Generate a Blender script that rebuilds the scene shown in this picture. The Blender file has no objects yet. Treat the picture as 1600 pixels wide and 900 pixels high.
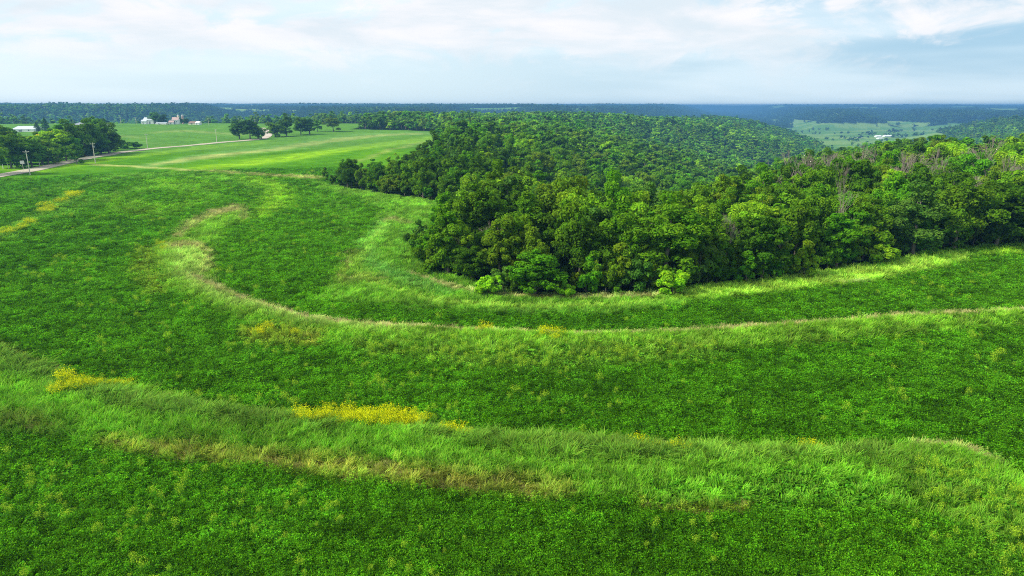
import bpy, math, random
import numpy as np
rad = math.radians
rng = np.random.default_rng(7)
random.seed(7)
SC = bpy.context.scene
COL = SC.collection

# ------------------------------------------------------------------ camera
CAMH, PITCH, FPX = 28.0, rad(15.0), 1067.0
cam_d = bpy.data.cameras.new("camera"); cam_d.lens = 24.0; cam_d.sensor_width = 36.0
cam_d.clip_start = 0.5; cam_d.clip_end = 60000
cam = bpy.data.objects.new("camera", cam_d); COL.objects.link(cam)
cam.location = (0, 0, CAMH); cam.rotation_euler = (math.pi/2 - PITCH, 0, 0)
SC.camera = cam

# ------------------------------------------------------------------ sky, sun, exposure
SUN_EL, SUN_AZ = rad(40), rad(-106)          # azimuth from +Y towards +X
W = bpy.data.worlds.new("World"); SC.world = W; W.use_nodes = True
nt = W.node_tree; nt.nodes.clear()
def nd(tree, typ, **kw):
    n = tree.nodes.new(typ)
    for k, v in kw.items(): setattr(n, k, v)
    return n
def mth(tree, op, a, b=None, c=None, clamp=False):
    n = tree.nodes.new('ShaderNodeMath'); n.operation = op; n.use_clamp = clamp
    for i, v in enumerate((a, b, c)):
        if v is None: continue
        if isinstance(v, (int, float)): n.inputs[i].default_value = v
        else: tree.links.new(v, n.inputs[i])
    return n.outputs[0]
def mixc(tree, f, a, b, blend='MIX'):
    n = tree.nodes.new('ShaderNodeMix'); n.data_type = 'RGBA'; n.blend_type = blend
    for s, v in ((n.inputs[0], f), (n.inputs[6], a), (n.inputs[7], b)):
        if isinstance(v, (int, float)): s.default_value = v
        elif isinstance(v, tuple): s.default_value = (*v[:3], 1)
        else: tree.links.new(v, s)
    return n.outputs[2]
def sstep(tree, v, lo, hi):
    n = tree.nodes.new('ShaderNodeMapRange'); n.interpolation_type = 'SMOOTHSTEP'
    tree.links.new(v, n.inputs[0]); n.inputs[1].default_value = lo; n.inputs[2].default_value = hi
    return n.outputs[0]
sky = nd(nt, 'ShaderNodeTexSky', sky_type='NISHITA', sun_disc=False)
sky.sun_elevation = SUN_EL; sky.sun_rotation = SUN_AZ; sky.altitude = 300; sky.dust_density = 1.5; sky.air_density = 1.0; sky.ozone_density = 1.5
tc = nd(nt, 'ShaderNodeTexCoord'); sep = nd(nt, 'ShaderNodeSeparateXYZ'); nt.links.new(tc.outputs['Generated'], sep.inputs[0])
X, Y, Z = sep.outputs
def cloud_noise(scale, vs, loc, detail=8, rough=.55, dist=.3):
    mp = nd(nt, 'ShaderNodeMapping'); nt.links.new(tc.outputs['Generated'], mp.inputs[0])
    mp.inputs['Scale'].default_value = vs; mp.inputs['Location'].default_value = loc
    n = nd(nt, 'ShaderNodeTexNoise'); nt.links.new(mp.outputs[0], n.inputs['Vector'])
    n.inputs['Scale'].default_value = scale; n.inputs['Detail'].default_value = detail
    n.inputs['Roughness'].default_value = rough; n.inputs['Distortion'].default_value = dist
    return n.outputs[0]
n1 = cloud_noise(8.0, (1, 1, 2.3), (3.3, 1.2, .4), 10, .60, .5)       # cumulus banks
n2 = cloud_noise(1.6, (1, 1, 9), (7.1, 4.2, 2.0), 4, .5, .2)         # broad veils
n3 = cloud_noise(5.0, (1, 1, 5), (1.1, 8.2, 5.0), 6, .55, .3)       # thin streaks
side = sstep(nt, X, -0.25, 0.60)                                      # 0 west (veiled) .. 1 east (bluer)
# clear air: Nishita pulled to the pale milky blue of a humid day
base = mixc(nt, mth(nt, 'MULTIPLY', side, 1.0), (6.0, 7.4, 8.1), (3.2, 5.1, 6.6))
clear = mixc(nt, 0.10, base, sky.outputs[0])
veil = mth(nt, 'MULTIPLY', sstep(nt, n2, .40, .62), .55)
clear2 = mixc(nt, veil, clear, (7.0, 8.0, 8.5))
high = sstep(nt, Z, 0.015, 0.10)
bank = sstep(nt, mth(nt, 'ADD', n1, mth(nt, 'SUBTRACT', mth(nt, 'MULTIPLY', high, .17), mth(nt, 'MULTIPLY', side, .05))), .50, .66)
bank = mth(nt, 'MULTIPLY', bank, mth(nt, 'ADD', .12, mth(nt, 'MULTIPLY', high, .88)))
shade = sstep(nt, n3, .35, .65)
ccol = mixc(nt, shade, (5.9, 6.7, 7.3), (7.6, 7.6, 7.9))
skyc = mixc(nt, bank, clear2, ccol)
streak = mth(nt, 'MULTIPLY', sstep(nt, n3, .56, .70), .12)
skyc = mixc(nt, streak, skyc, (8.0, 8.3, 8.6))
bg = nd(nt, 'ShaderNodeBackground'); bg.inputs[1].default_value = 0.1
nt.links.new(skyc, bg.inputs[0]); wo = nd(nt, 'ShaderNodeOutputWorld'); nt.links.new(bg.outputs[0], wo.inputs[0])

sd = bpy.data.lights.new("sun", 'SUN'); sd.energy = 5.0; sd.angle = rad(8); sd.color = (1, .93, .78)
sun = bpy.data.objects.new("sun", sd); COL.objects.link(sun)
sun.rotation_euler = (math.pi/2 - SUN_EL, 0, math.pi - SUN_AZ); sun.location = (-200, 40, 300)

SC.view_settings.view_transform = 'Standard'; SC.view_settings.look = 'None'
SC.view_settings.exposure = 0.38; SC.view_settings.gamma = 1.0
SC.cycles.use_denoising = False; SC.cycles.filter_width = 1.1
SC.cycles.max_bounces = 5; SC.cycles.diffuse_bounces = 4; SC.cycles.transmission_bounces = 2
SC.cycles.glossy_bounces = 1; SC.cycles.transparent_max_bounces = 4; SC.cycles.volume_bounces = 0
SC.render.use_persistent_data = False

# ------------------------------------------------------------------ numeric helpers
def hsh(i, j, s):
    h = (i.astype(np.int64)*374761393 + j.astype(np.int64)*668265263 + s*2246822519) & 0xffffffff
    h = ((h ^ (h >> 13))*1274126177) & 0xffffffff
    return ((h ^ (h >> 16)) & 0xffff)/65535.0
def vnoise(x, y, s=0):
    xi, yi = np.floor(x), np.floor(y); fx, fy = x-xi, y-yi
    fx = fx*fx*(3-2*fx); fy = fy*fy*(3-2*fy)
    a, b = hsh(xi, yi, s), hsh(xi+1, yi, s); c, d = hsh(xi, yi+1, s), hsh(xi+1, yi+1, s)
    return (a*(1-fx)+b*fx)*(1-fy) + (c*(1-fx)+d*fx)*fy
def fbm(x, y, s=0, o=4):
    v, a, t = 0, .5, 0
    for k in range(o):
        v = v + a*vnoise(x*2**k+17.3*k, y*2**k-9.1*k, s+k); t += a; a *= .5
    return v/t
def ss(v, a, b):
    t = np.clip((v-a)/(b-a), 0, 1); return t*t*(3-2*t)
def smin(a, b, k):
    h = np.clip(.5+.5*(b-a)/k, 0, 1); return b*(1-h)+a*h - k*h*(1-h)
def pl_dist(x, y, pts):
    """distance to a polyline and the attributes interpolated along it"""
    best = np.full(x.shape, 1e9); att = [np.zeros(x.shape) for _ in pts[0][2:]]
    for p, q in zip(pts[:-1], pts[1:]):
        dx, dy = q[0]-p[0], q[1]-p[1]; t = np.clip(((x-p[0])*dx+(y-p[1])*dy)/(dx*dx+dy*dy), 0, 1)
        d = np.hypot(x-p[0]-t*dx, y-p[1]-t*dy); m = d < best; best = np.where(m, d, best)
        for k in range(len(att)): att[k] = np.where(m, p[2+k]*(1-t)+q[2+k]*t, att[k])
    return best, att
VALLEYS = [  # x, y, floor z, floor half width ; side slope
    ([(18,136,-2,3),(26,172,-9,4),(40,228,-16,5),(66,305,-24,6),(118,435,-31,8),(208,620,-43,10),(330,900,-64,14),(600,1150,-80,40),(900,1700,-85,90),(1150,2400,-86,150)], .27),
    ([(255,370,-10,2),(420,650,-46,6),(560,950,-70,20),(600,1150,-80,30)], .33),
    ([(-6000,1300,-80,180),(-3500,1320,-80,180),(-1500,1360,-82,180),(-600,1480,-84,180),(-150,1850,-85,180),(350,2450,-85,240),(1000,2950,-86,420),(1700,2850,-86,520),(3000,2700,-84,420),(6000,2400,-80,300)], .30),
    ([(1000,2950,-86,300),(1500,4600,-84,200),(2250,7000,-80,200),(3300,11000,-75,200)], .22),
    ([(-1100,3000,-20,20),(-800,2300,-55,30),(-700,1500,-84,60)], .25),
    ([(-100,3600,-25,20),(-50,2900,-55,30),(150,2300,-84,60)], .25),
    ([(2500,4700,-30,30),(2100,3900,-60,30),(1900,3200,-85,60)], .25),
    ([(-2300,2800,-20,20),(-2000,2100,-60,30),(-1900,1400,-84,60)], .25),
    ([(3300,4200,-30,30),(2900,3600,-60,30),(2700,3000,-85,60)], .25),
]
def H0(x, y):
    x = np.asarray(x, float); y = np.asarray(y, float)
    r = np.hypot(x, y)
    P = .9*(fbm(x/45, y/45, 3, 3)-.5)*ss(r, 20, 120)
    P = P + 4.6*np.exp(-((y-865)/190)**2)*ss(-x, 20, 160) - 1.5*np.exp(-((y-560)/110)**2)*ss(-x, 60, 160)
    P = P - 22*ss(y, 420, 820)*ss(x/np.maximum(y, 1), .45, .6)*(1-ss(y, 1700, 2300))
    P = P - 15*ss(y, 950, 1500)*ss(x, 60, 330)*(1-ss(y, 2000, 2600))
    q = x/np.maximum(y, 1)
    far = ss(y, 1500, 2100)*(1-ss(q, .05, .2)) + ss(y, 2300, 3000)*ss(q, .05, .2)
    left = 1-ss(q, .26, .36)
    P = P + far*(left*(9 + 5*ss(y, 3200, 6000)) + (1-left)*(-17 + 22*ss(y, 5000, 8500)))
    P = P + far*(fbm(x/600, y/600, 11, 4)-.5)*34 + ss(y, 900, 1500)*(fbm(x/260, y/260, 12, 3)-.5)*9
    P = P + 3.5*np.exp(-((x-125)/65)**2-((y-212)/38)**2) + (fbm(x/1600, y/1600, 14, 3)-.5)*60*ss(y, 4000, 8000)
    h = P
    for k, (pts, slope) in enumerate(VALLEYS):
        d, (z, w) = pl_dist(x, y, pts)
        wob = (fbm(x/170, y/170, 21+k, 3)-.5)*ss(r, 250, 900)
        d2 = np.maximum(d-w, 0)*(1+.55*wob)
        h = smin(h, z+slope*d2 + .0*d2, 4 + 12*ss(r, 150, 900))
    return h
def unproj(u, v, z0=None):
    """photo pixel -> point where that sight line meets the (pre-terrace) ground"""
    u = np.atleast_1d(np.asarray(u, float)); v = np.atleast_1d(np.asarray(v, float))
    a = (v-450)/FPX; dy = math.cos(PITCH)-a*math.sin(PITCH); dz = -math.sin(PITCH)-a*math.cos(PITCH); dx = (u-800)/FPX
    t = np.full(u.shape, 20.0); done = np.zeros(u.shape, bool)
    for _ in range(900):
        zz = CAMH+dz*t; h = H0(dx*t, dy*t)
        done |= zz <= h
        if done.all(): break
        t = np.where(done, t, t+np.maximum((zz-h)*.55, t*.003))
        done |= t > 14000
    return np.stack([dx*t, dy*t], 1), t
def to_px(x, y, z):
    f = y*math.cos(PITCH)-(z-CAMH)*math.sin(PITCH); up = y*math.sin(PITCH)+(z-CAMH)*math.cos(PITCH)
    f = np.maximum(f, 1e-3); return 800+FPX*x/f, 450-FPX*up/f

def poly_sd(x, y, poly):
    """signed distance, positive inside"""
    poly = np.asarray(poly, float); ins = np.zeros(x.shape, bool); d = np.full(x.shape, 1e9)
    n = len(poly)
    for i in range(n):
        a, b = poly[i], poly[(i+1) % n]
        dx, dy = b-a; L = dx*dx+dy*dy
        if L < 1e-9: continue
        t = np.clip(((x-a[0])*dx+(y-a[1])*dy)/L, 0, 1)
        d = np.minimum(d, np.hypot(x-a[0]-t*dx, y-a[1]-t*dy))
        c = ((a[1] > y) != (b[1] > y)); 
        with np.errstate(divide='ignore', invalid='ignore'):
            ins ^= c & (x < (b[0]-a[0])*(y-a[1])/(b[1]-a[1]+1e-12)+a[0])
    return np.where(ins, d, -d)
def masked_sd(x, y, poly, pad=12):
    poly = np.asarray(poly); lo, hi = poly.min(0)-pad, poly.max(0)+pad
    m = (x > lo[0]) & (x < hi[0]) & (y > lo[1]) & (y < hi[1])
    out = np.full(x.shape, -1e3)
    if m.any(): out[m] = poly_sd(x[m], y[m], poly)
    return out
def px_poly(pts):
    pts = np.array(pts, float)
    return unproj(pts[:, 0], pts[:, 1])[0]
def px_stroke(pts):
    """(u, v, half width px) centre line -> ground polygon"""
    p = np.array(pts, float); c = p[:, :2]; t = np.gradient(c, axis=0); t /= np.linalg.norm(t, axis=1)[:, None]
    n = np.stack([-t[:, 1], t[:, 0]], 1); w = p[:, 2:3]
    return px_poly(np.concatenate([c+n*w, (c-n*w)[::-1]]))

# ------------------------------------------------------------------ ground cover layout (all on the ground, in metres once unprojected)
TERR1 = px_poly([(-160,470),(-60,520),(0,545),(50,570),(100,600),(180,607),(250,625),(330,645),(420,655),(470,660),(560,665),(660,672),(720,682),(850,692),(1000,700),(1120,706),(1250,710),(1380,708),(1440,698),(1500,705),(1560,730),(1610,765),(1700,850),
                 (1780,900),(1640,860),(1560,845),(1490,830),(1440,812),(1350,802),(1250,800),(1150,800),(1050,798),(950,792),(850,785),(750,778),(650,768),(560,755),(480,745),(400,735),(300,725),(220,715),(150,700),(80,688),(0,690),(-100,690)])
TERR2 = px_poly([(245,390),(262,378),(300,380),(325,392),(330,420),(340,445),(360,462),(420,485),(480,502),(560,512),(650,515),(700,520),(760,522),(850,526),(950,527),(1050,524),(1150,518),(1250,512),(1350,505),(1450,497),(1550,492),(1720,484),
                 (1720,508),(1500,520),(1400,532),(1300,540),(1200,548),(1100,556),(1000,560),(850,562),(700,558),(560,548),(480,536),(420,522),(360,500),(300,475),(265,455),(247,430)])
TERR2H = px_poly([(270,378),(290,352),(330,332),(383,322),(386,345),(350,362),(330,392)])
WATERWAY = px_poly([(480,284),(530,292),(600,304),(640,311),(690,318),(700,330),(672,345),(662,400),(690,425),(740,438),(775,458),(830,464),(1000,462),(1100,450),(1200,440),(1300,425),(1420,403),(1500,391),(1600,385),(1760,378),
                    (1760,396),(1600,396),(1500,405),(1420,425),(1340,440),(1250,455),(1150,467),(1080,474),(1000,490),(900,495),(800,492),(700,488),(620,482),(560,478),(500,474),(515,450),(530,415),(560,380),(590,352),(598,332),(560,312),(500,297)])
FOREST = np.concatenate([px_poly([(505,290),(560,300),(620,309),(672,317)]), [(-13,178),(-15,150)], px_poly([(657,402),(672,428),(735,440),(778,461),(880,463),(1020,459),(1100,449),(1200,439),(1300,424),(1400,404),(1500,391),(1600,385)]),
    [(180,150),(300,170),(700,260),(1600,300),(1600,1300),(500,1400),(-160,1300),(-420,1050),(-170,1000),(-172,745),(-78,738),(-62,560),(-50,450),(-42,360),(-46,300),(-58,268)]])
def S(*pts): return px_stroke(pts)
# name, polygon, softness m, colour, kind weights
C_ALF=(.060,.195,.005); C_GR=(.09,.25,.012); C_LIME=(.23,.44,.014); C_TAN=(.36,.39,.12); C_DRY=(.22,.25,.05); C_PALE=(.13,.29,.06); C_YEL=(.62,.58,.01); C_ORA=(.30,.30,.045)
LAYERS = [
    ('lime', S((-20,262,3),(60,268,3),(150,252,3),(240,240,3),(330,229,2.5),(420,221,2.5)), 2, C_LIME, .55),
    ('pale', S((215,262,3),(250,256,4),(340,242,5),(440,231,5),(490,222,5),(545,214,4),(640,209,2.5),(690,209,2)), 2, C_PALE, .9),
    ('tan', S((240,257,1.5),(320,246,3),(420,235,2.6),(470,227,3.5),(520,219,3),(600,211,1.6),(660,209,1)), 2, C_TAN, .8),
    ('lime', S((300,264,2),(380,256,4),(450,247,5),(520,236,4),(600,226,4),(680,216,4)), 3, C_LIME, .8),
    ('alf', S((370,269,3),(440,264,6),(500,256,8),(560,238,3)), 3, C_ALF, .7),
    ('tan', S((150,257,1.2),(250,262,1.5),(345,270,1.4),(430,277,1.8),(500,281,2)), 1.2, C_TAN, .85),
    ('lime', S((390,280,2),(425,293,6),(440,310,9),(425,328,9),(405,340,3)), 3, C_LIME, 1.0),
    ('lime', S((40,312,2),(120,290,3),(200,277,3),(290,274,3),(370,283,3),(410,300,3)), 2.5, (.12,.30,.02), .6),
    ('lime', S((100,335,3),(170,305,3),(240,293,4),(300,296,4),(335,312,4)), 3, (.13,.31,.02), .55),
    ('lime', S((455,300,2),(500,312,3),(540,330,4),(545,352,4),(520,380,4)), 3, (.10,.27,.015), .45),
    ('alf', S((0,300,3),(90,282,4),(180,268,3),(280,266,3)), 3, (.035,.15,.006), .6),
    ('tan', S((560,252,1),(600,238,1.4),(640,226,1.4),(690,219,1.2)), 2, C_TAN, .6),
    ('pale', S((300,250,1.5),(400,240,2),(500,228,2)), 2, (.10,.25,.02), .6),
    ('lime', S((230,283,3),(270,290,6),(290,305,4)), 4, C_LIME, .45),
    ('pale', S((300,283,4),(340,296,5)), 4, C_LIME, .35),
    ('lime', S((170,312,4),(200,328,9),(260,332,8),(300,318,4)), 5, C_LIME, .35),
    ('lime', S((-20,385,6),(20,362,7),(60,340,7),(90,322,7),(125,308,5)), 2, (.14,.33,.03), .7),
    ('way', WATERWAY, 2.2, (.10,.26,.013), 1),
    ('lime', S((500,290,3),(560,300,4),(620,312,6),(665,330,8),(660,345,6)), 2, (.16,.36,.025), .7),
    ('tan', S((592,350,2),(612,345,3),(640,352,2)), 1.5, C_TAN, .6),
    ('dryp', S((530,445,4),(560,437,6),(600,440,4)), 1.5, C_DRY, .5),
    ('tan', S((552,395,2),(545,420,3),(530,438,3)), 2, C_ORA, .5),
    ('pale', S((600,352,5),(572,385,9),(580,415,9),(630,440,8),(700,460,6)), 2.2, (.10,.28,.05), .8),
    ('tan', S((640,430,2),(690,449,2.6),(740,460,3),(800,466,2.6),(900,467,3),(1000,466,3),(1075,462,3)), .9, (.40,.42,.16), 1.1),
    ('lime', S((602,352,2),(578,382,3),(563,412,3),(575,442,3),(625,463,3),(700,478,3),(800,484,3),(950,482,3),(1060,473,2)), 1.2, (.27,.46,.05), .8),
    ('pale', S((655,350,6),(625,385,7),(622,425,5),(665,450,4),(745,466,3)), 1.5, (.07,.23,.015), .7),
    ('limev', S((1060,466,5),(1150,457,8),(1250,445,9),(1350,432,10),(1430,418,8),(1500,404,5)), 2.5, (.25,.44,.04), 1.8),
    ('pale', S((1312,446,1),(1335,444,2),(1358,442,1)), .5, (.36,.36,.20), .7),
    ('lime', S((1520,398,4),(1600,395,5),(1700,392,5)), 2, C_LIME, .6),
    ('lime', S((620,486,2),(800,492,3),(950,492,3),(1080,478,3)), 1.2, (.10,.27,.02), .6),
    ('t2', TERR2, 1.2, (.12,.28,.013), 1),
    ('t2', TERR2H, 2, (.12,.28,.015), .9),
    ('tan', S((275,374,4),(300,352,4),(340,334,5),(380,326,5),(384,345,3)), 1.6, C_TAN, .95),
    ('pale', S((285,395,18),(290,420,22),(310,448,14),(360,475,9),(420,494,7),(480,509,6),(560,520,6),(640,524,5)), 1.8, (.22,.36,.06), 1.2),
    ('tan', S((262,392,5),(300,388,6),(322,400,5),(320,430,5)), 1.5, C_TAN, .9),
    ('tan', S((300,440,4),(360,466,4),(420,487,4.5),(480,503,5),(560,514,5),(640,517,4.5),(720,521,4),(800,524,3.4),(900,528,3.4),(1000,526,3.2),(1100,521,3.6),(1200,515,4.5),(1300,508,4.5),(1400,500,5),(1480,496,5),(1560,493,4.5),(1650,489,4)), .6, (.42,.44,.17), 1.15),
    ('weed', S((380,525,7),(430,532,12),(500,538,8)), 2, C_ORA, .7),
    ('weed', S((560,552,9),(700,562,14),(850,568,14),(1000,562,12),(1120,556,8)), 3, (.15,.25,.03), .5),
    ('weed', S((235,395,10),(225,420,14),(250,460,8)), 3, C_ORA, .55),
    ('t1', TERR1, .5, (.095,.26,.010), 1),
    ('crest', S((-60,535,8),(30,580,18),(110,620,14),(200,640,16),(300,652,14),(400,668,12),(520,680,10)), 1, (.14,.28,.035), .6),
    ('crest', S((640,690,5),(720,700,14),(850,712,18),(1000,722,16),(1120,726,16),(1250,724,14),(1380,720,12)), 1, (.14,.27,.032), .55),
    ('tan', S((250,627,2),(330,645,2),(420,655,2),(560,664,2),(660,673,2),(760,685,2),(880,695,2),(1000,701,2.5),(1120,707,2.5),(1250,711,2.5),(1400,708,2)), .4, (.24,.38,.09), .9),
    ('tan', S((0,548,3),(60,575,3),(110,600,3)), .5, C_ORA, .7),
    ('lime', S((190,608,4),(250,622,5),(330,640,4),(420,655,3),(540,662,3)), .6, C_LIME, .6),
    ('lime', S((1000,702,3),(1120,709,3),(1280,712,4),(1390,710,3)), .5, C_LIME, .5),
    ('dry', S((-20,668,8),(40,672,9),(90,680,5)), 1.2, C_DRY, .4),
    ('dry', S((150,698,3),(220,706,7),(300,714,8),(400,724,9),(480,732,10),(560,744,11),(650,755,13),(750,765,13),(850,775,11),(900,778,6)), 1.2, (.36,.34,.06), .6),
    ('lime', S((640,735,10),(760,745,10),(900,755,10),(1000,760,8)), 1, (.12,.28,.018), .4),
    ('broad', S((1040,785,6),(1120,776,12),(1220,780,20),(1320,782,20),(1400,792,8)), 2.0, (.12,.33,.016), .8),
    ('tan', S((1425,704,5),(1480,706,9),(1530,716,7),(1560,735,4)), .7, C_TAN, .75),
    ('weed', S((1440,760,14),(1500,790,24),(1560,820,30),(1640,860,40)), 3, (.12,.25,.02), .55),
    ('weed', S((1470,850,14),(1540,880,24),(1600,900,30)), 4, (.10,.24,.02), .3),
    ('dry', S((1000,797,3),(1080,799,4),(1180,800,4)), .5, C_ORA, .6),
]
YELLOW = [(S((84,630,5),(105,620,8),(150,614,8),(192,611,5)), .95), (S((466,667,6),(500,665,9),(560,666,11),(610,669,11),(664,674,7)), 1.05), (S((686,685,5),(728,688,5)), .95),
          (S((998,713,5),(1030,715,5)), .8), (S((1056,717,3),(1072,719,3)), .6), (S((1230,712,2),(1290,713,2)), .3), (S((736,523,2.5),(766,524,2.5)), .5), (S((850,535,4),(882,539,4)), .5),
          (S((60,338,3),(85,323,4),(112,311,4),(136,303,3.5)), .35), (S((0,372,4),(40,355,4),(60,345,5)), .25), (S((400,527,5),(480,533,5)), .15), (S((270,383,5),(232,400,12)), .15), (S((1330,432,2),(1375,430,2)), .25)]
FIELDS_FAR = [ # contour strips on the far field beyond the road
    ('lime', S((170,222,2),(220,222,1.6),(260,226,1.2),(300,229,1)), 3, (.13,.26,.04), .8),
    ('tan', S((235,208,.8),(262,205,1.4),(300,205,1.6),(340,208,1.5),(375,211,1.5)), 4, C_TAN, .6),
    ('tan', S((165,211,1),(200,213,1.5),(225,216,1.2)), 4, C_TAN, .45),
]
def fmask(x, y):
    """1 inside woodland"""
    wx = x + (fbm(x/14, y/14, 51, 2)-.5)*4; wy = y + (fbm(x/14, y/14, 57, 2)-.5)*4
    f = ss(masked_sd(wx, wy, FOREST, 30), -.8, 1.2)
    h = H0(x, y); q = x/np.maximum(y, 1)
    beyond = ss(y + 130*(fbm(x/150, y/150, 61, 2)-.5), 990, 1010)*(1-ss(np.hypot((x+230)/260, (y-900)/150), 0, .01)*0)
    fl = ss(-h, 68, 76)                                             # open valley floors
    trees_in_floor = (fbm(x/130, y/60, 63, 3) > .56).astype(float)
    fl = fl*(1-trees_in_floor)*(y > 1500)
    vf = (q > .40)*(q < .70)*(y > 1950)*(h < -58)*(fbm(x/130, y/45, 64, 3) < .72)
    fl = np.maximum(fl, vf)
    top = ss(h, -2, 2)*(y > 2000)*(fbm(x/420, y/260, 65, 3) > .54)      # ridge-top fields
    top2 = (h > -25)*(q > .36)*(y > 3800)*(fbm(x/420, y/260, 66, 3) > .52)
    f2 = beyond*(1-fl)*(1-np.clip(top+top2, 0, 1))
    meadow = np.hypot((x-358)/24, (y-1015)/48) < 1
    f = np.maximum(f*(y < 1400), f2)
    f = np.where(meadow, 0, f)
    return f
def weeds(x, y):
    u, v = to_px(x, y, 0)
    w = ss(fbm(x/3.2, y/3.2, 31, 3), .50, .68)
    reg = .34 + .75*np.exp(-(((u-720)/330)**2+((v-620)/60)**2)) + .5*np.exp(-(((u-250)/130)**2+((v-450)/60)**2)) \
        + .35*np.exp(-(((u-200)/280)**2+((v-830)/90)**2)) + .35*ss(u, 1100, 1500)*np.exp(-((v-470)/40)**2) + .3*ss(u, 1480, 1600)
    big = ss(fbm(x/22, y/22, 33, 3), .35, .62)
    return np.clip(w*reg*(.35+.9*big), 0, 1)
def ground(x, y):
    """colour (n,3), kind (n) : 0 crop 1 grass 2 tan 3 dry 4 crest 5 broad 6 weed, yellow weight, terrace height"""
    n = x.shape[0]
    wx = x + (fbm(x/2.2, y/2.2, 41, 3)-.5)*1.3; wy = y + (fbm(x/2.2, y/2.2, 45, 3)-.5)*1.3
    r = np.hypot(x, y); ra = ss(r, 90, 350)*11
    wx = wx + (fbm(x/13, y/13, 42, 3)-.5)*ra; wy = wy + (fbm(x/13, y/13, 46, 3)-.5)*ra
    big = fbm(x/30, y/30, 71, 4); fine = fbm(x/5, y/5, 73, 3)
    stk = fbm(x/4.2+.25*y, y/1.0-.08*x, 75, 3); c = np.array(C_ALF)[None]*(.45+.75*fine+.45*(stk-.5)*2)[:, None]
    lt = ss(big, .40, .68)*.6*(.35+.65*ss(r, 80, 180))*(.5+.9*fine); lt = np.clip(lt+.32*ss(r, 150, 360), 0, 1)
    c = c*(1-lt[:, None]) + np.array((.095,.26,.007))*lt[:, None]
    wd = weeds(x, y)*.4; c = c*(1-wd[:, None]) + np.array((.09,.28,.014))*wd[:, None]
    kind = np.zeros(n, int)
    rnd = hsh(np.floor(x*37), np.floor(y*41), 5)
    kind[rnd < weeds(x, y)*.42] = 6
    near = (y < 1100) & (y > 0)
    kinds = dict(lime=1, pale=1, tan=2, alf=0, way=1, limev=1, t2=1, t1=1, crest=4, dry=3, dryp=3, broad=5, weed=6)
    for nm, poly, soft, col, wt in LAYERS+FIELDS_FAR:
        sdv = masked_sd(wx, wy, poly, soft*3+2)
        so2 = soft*(.8+1.6*ss(r, 80, 350)); m = ss(sdv, -so2, so2)*wt
        if nm not in ('way', 't1', 't2'): m = m*(.55+.75*fbm(x/1.6, y/1.6, 81, 2))
        m = np.clip(m, 0, 1)
        c = c*(1-m[:, None]) + np.array(col)[None]*(.55+.9*fine)[:, None]*m[:, None]
        kind = np.where(rnd < m, kinds[nm], kind)
    yl = np.zeros(n)
    for poly, wt in YELLOW:
        m = ss(masked_sd(wx, wy, poly, 3), -.7, .8)*wt*ss(fbm(x/1.2, y/1.2, 83, 2), .1, .45); yl = np.maximum(yl, m)
    c = c*(1-.75*yl[:, None]) + np.array((.25,.34,.012))*(.75*yl[:, None])
    fm = ss(r + 40*(big-.5), 430, 520)*.75
    c = c*(1-.7*fm[:, None]) + np.array((.10,.21,.045))*(.7*fm*(.75+.5*fine))[:, None]
    # far land: pastures and valley floor fields
    farf = ss(y, 950, 1100)
    fc = np.where((fbm(x/350, y/120, 91, 2) > .5)[:, None], np.array((.17,.28,.06)), np.array((.10,.22,.035)))
    c = c*(1-farf[:, None]) + fc*farf[:, None]
    mead = (np.hypot((x-358)/27, (y-1015)/52) < 1)[:, None]
    c = np.where(mead, np.array((.20,.27,.08)), c)
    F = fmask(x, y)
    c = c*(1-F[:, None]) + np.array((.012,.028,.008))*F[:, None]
    t1 = masked_sd(x, y, TERR1, 6); t2 = masked_sd(x, y, TERR2, 6)
    hh = .75*ss(t1, -.8, 3.2) + .6*ss(t2, -.8, 2.2)
    return c, kind, yl, hh, F
def Hq(x, y):
    x = np.atleast_1d(np.asarray(x, float)); y = np.atleast_1d(np.asarray(y, float))
    return H0(x, y) + .75*ss(masked_sd(x, y, TERR1, 6), -.8, 3.2) + .6*ss(masked_sd(x, y, TERR2, 6), -.8, 2.2)

# ------------------------------------------------------------------ mesh helpers
def mk_mesh(name, V, F, mats=(), midx=None, smooth=False):
    V = np.asarray(V, np.float32); F = np.asarray(F, np.int32); k = F.shape[1]
    me = bpy.data.meshes.new(name); me.vertices.add(len(V)); me.vertices.foreach_set('co', V.ravel())
    me.loops.add(F.size); me.loops.foreach_set('vertex_index', F.ravel())
    me.polygons.add(len(F)); me.polygons.foreach_set('loop_start', np.arange(0, F.size, k, dtype=np.int32))
    try: me.polygons.foreach_set('loop_total', np.full(len(F), k, np.int32))
    except Exception: pass
    for m in mats: me.materials.append(m)
    if midx is not None: me.polygons.foreach_set('material_index', np.asarray(midx, np.int32))
    me.update(calc_edges=True)
    if smooth: me.polygons.foreach_set('use_smooth', np.ones(len(F), bool))
    return me
def link(name, me, parent=None, loc=None):
    o = bpy.data.objects.new(name, me); COL.objects.link(o)
    if parent is not None: o.parent = parent
    if loc is not None: o.location = loc
    return o
def empty(name, loc, rz=0, label=None, cat=None, group=None):
    o = bpy.data.objects.new(name, None); COL.objects.link(o); o.location = loc; o.rotation_euler = (0, 0, rz); o.empty_display_size = .5
    tag(o, label, cat, group); return o
def tag(o, label=None, cat=None, group=None, kind=None):
    for k, v in (('label', label), ('category', cat), ('group', group), ('kind', kind)):
        if v: o[k] = v
    return o
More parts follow.
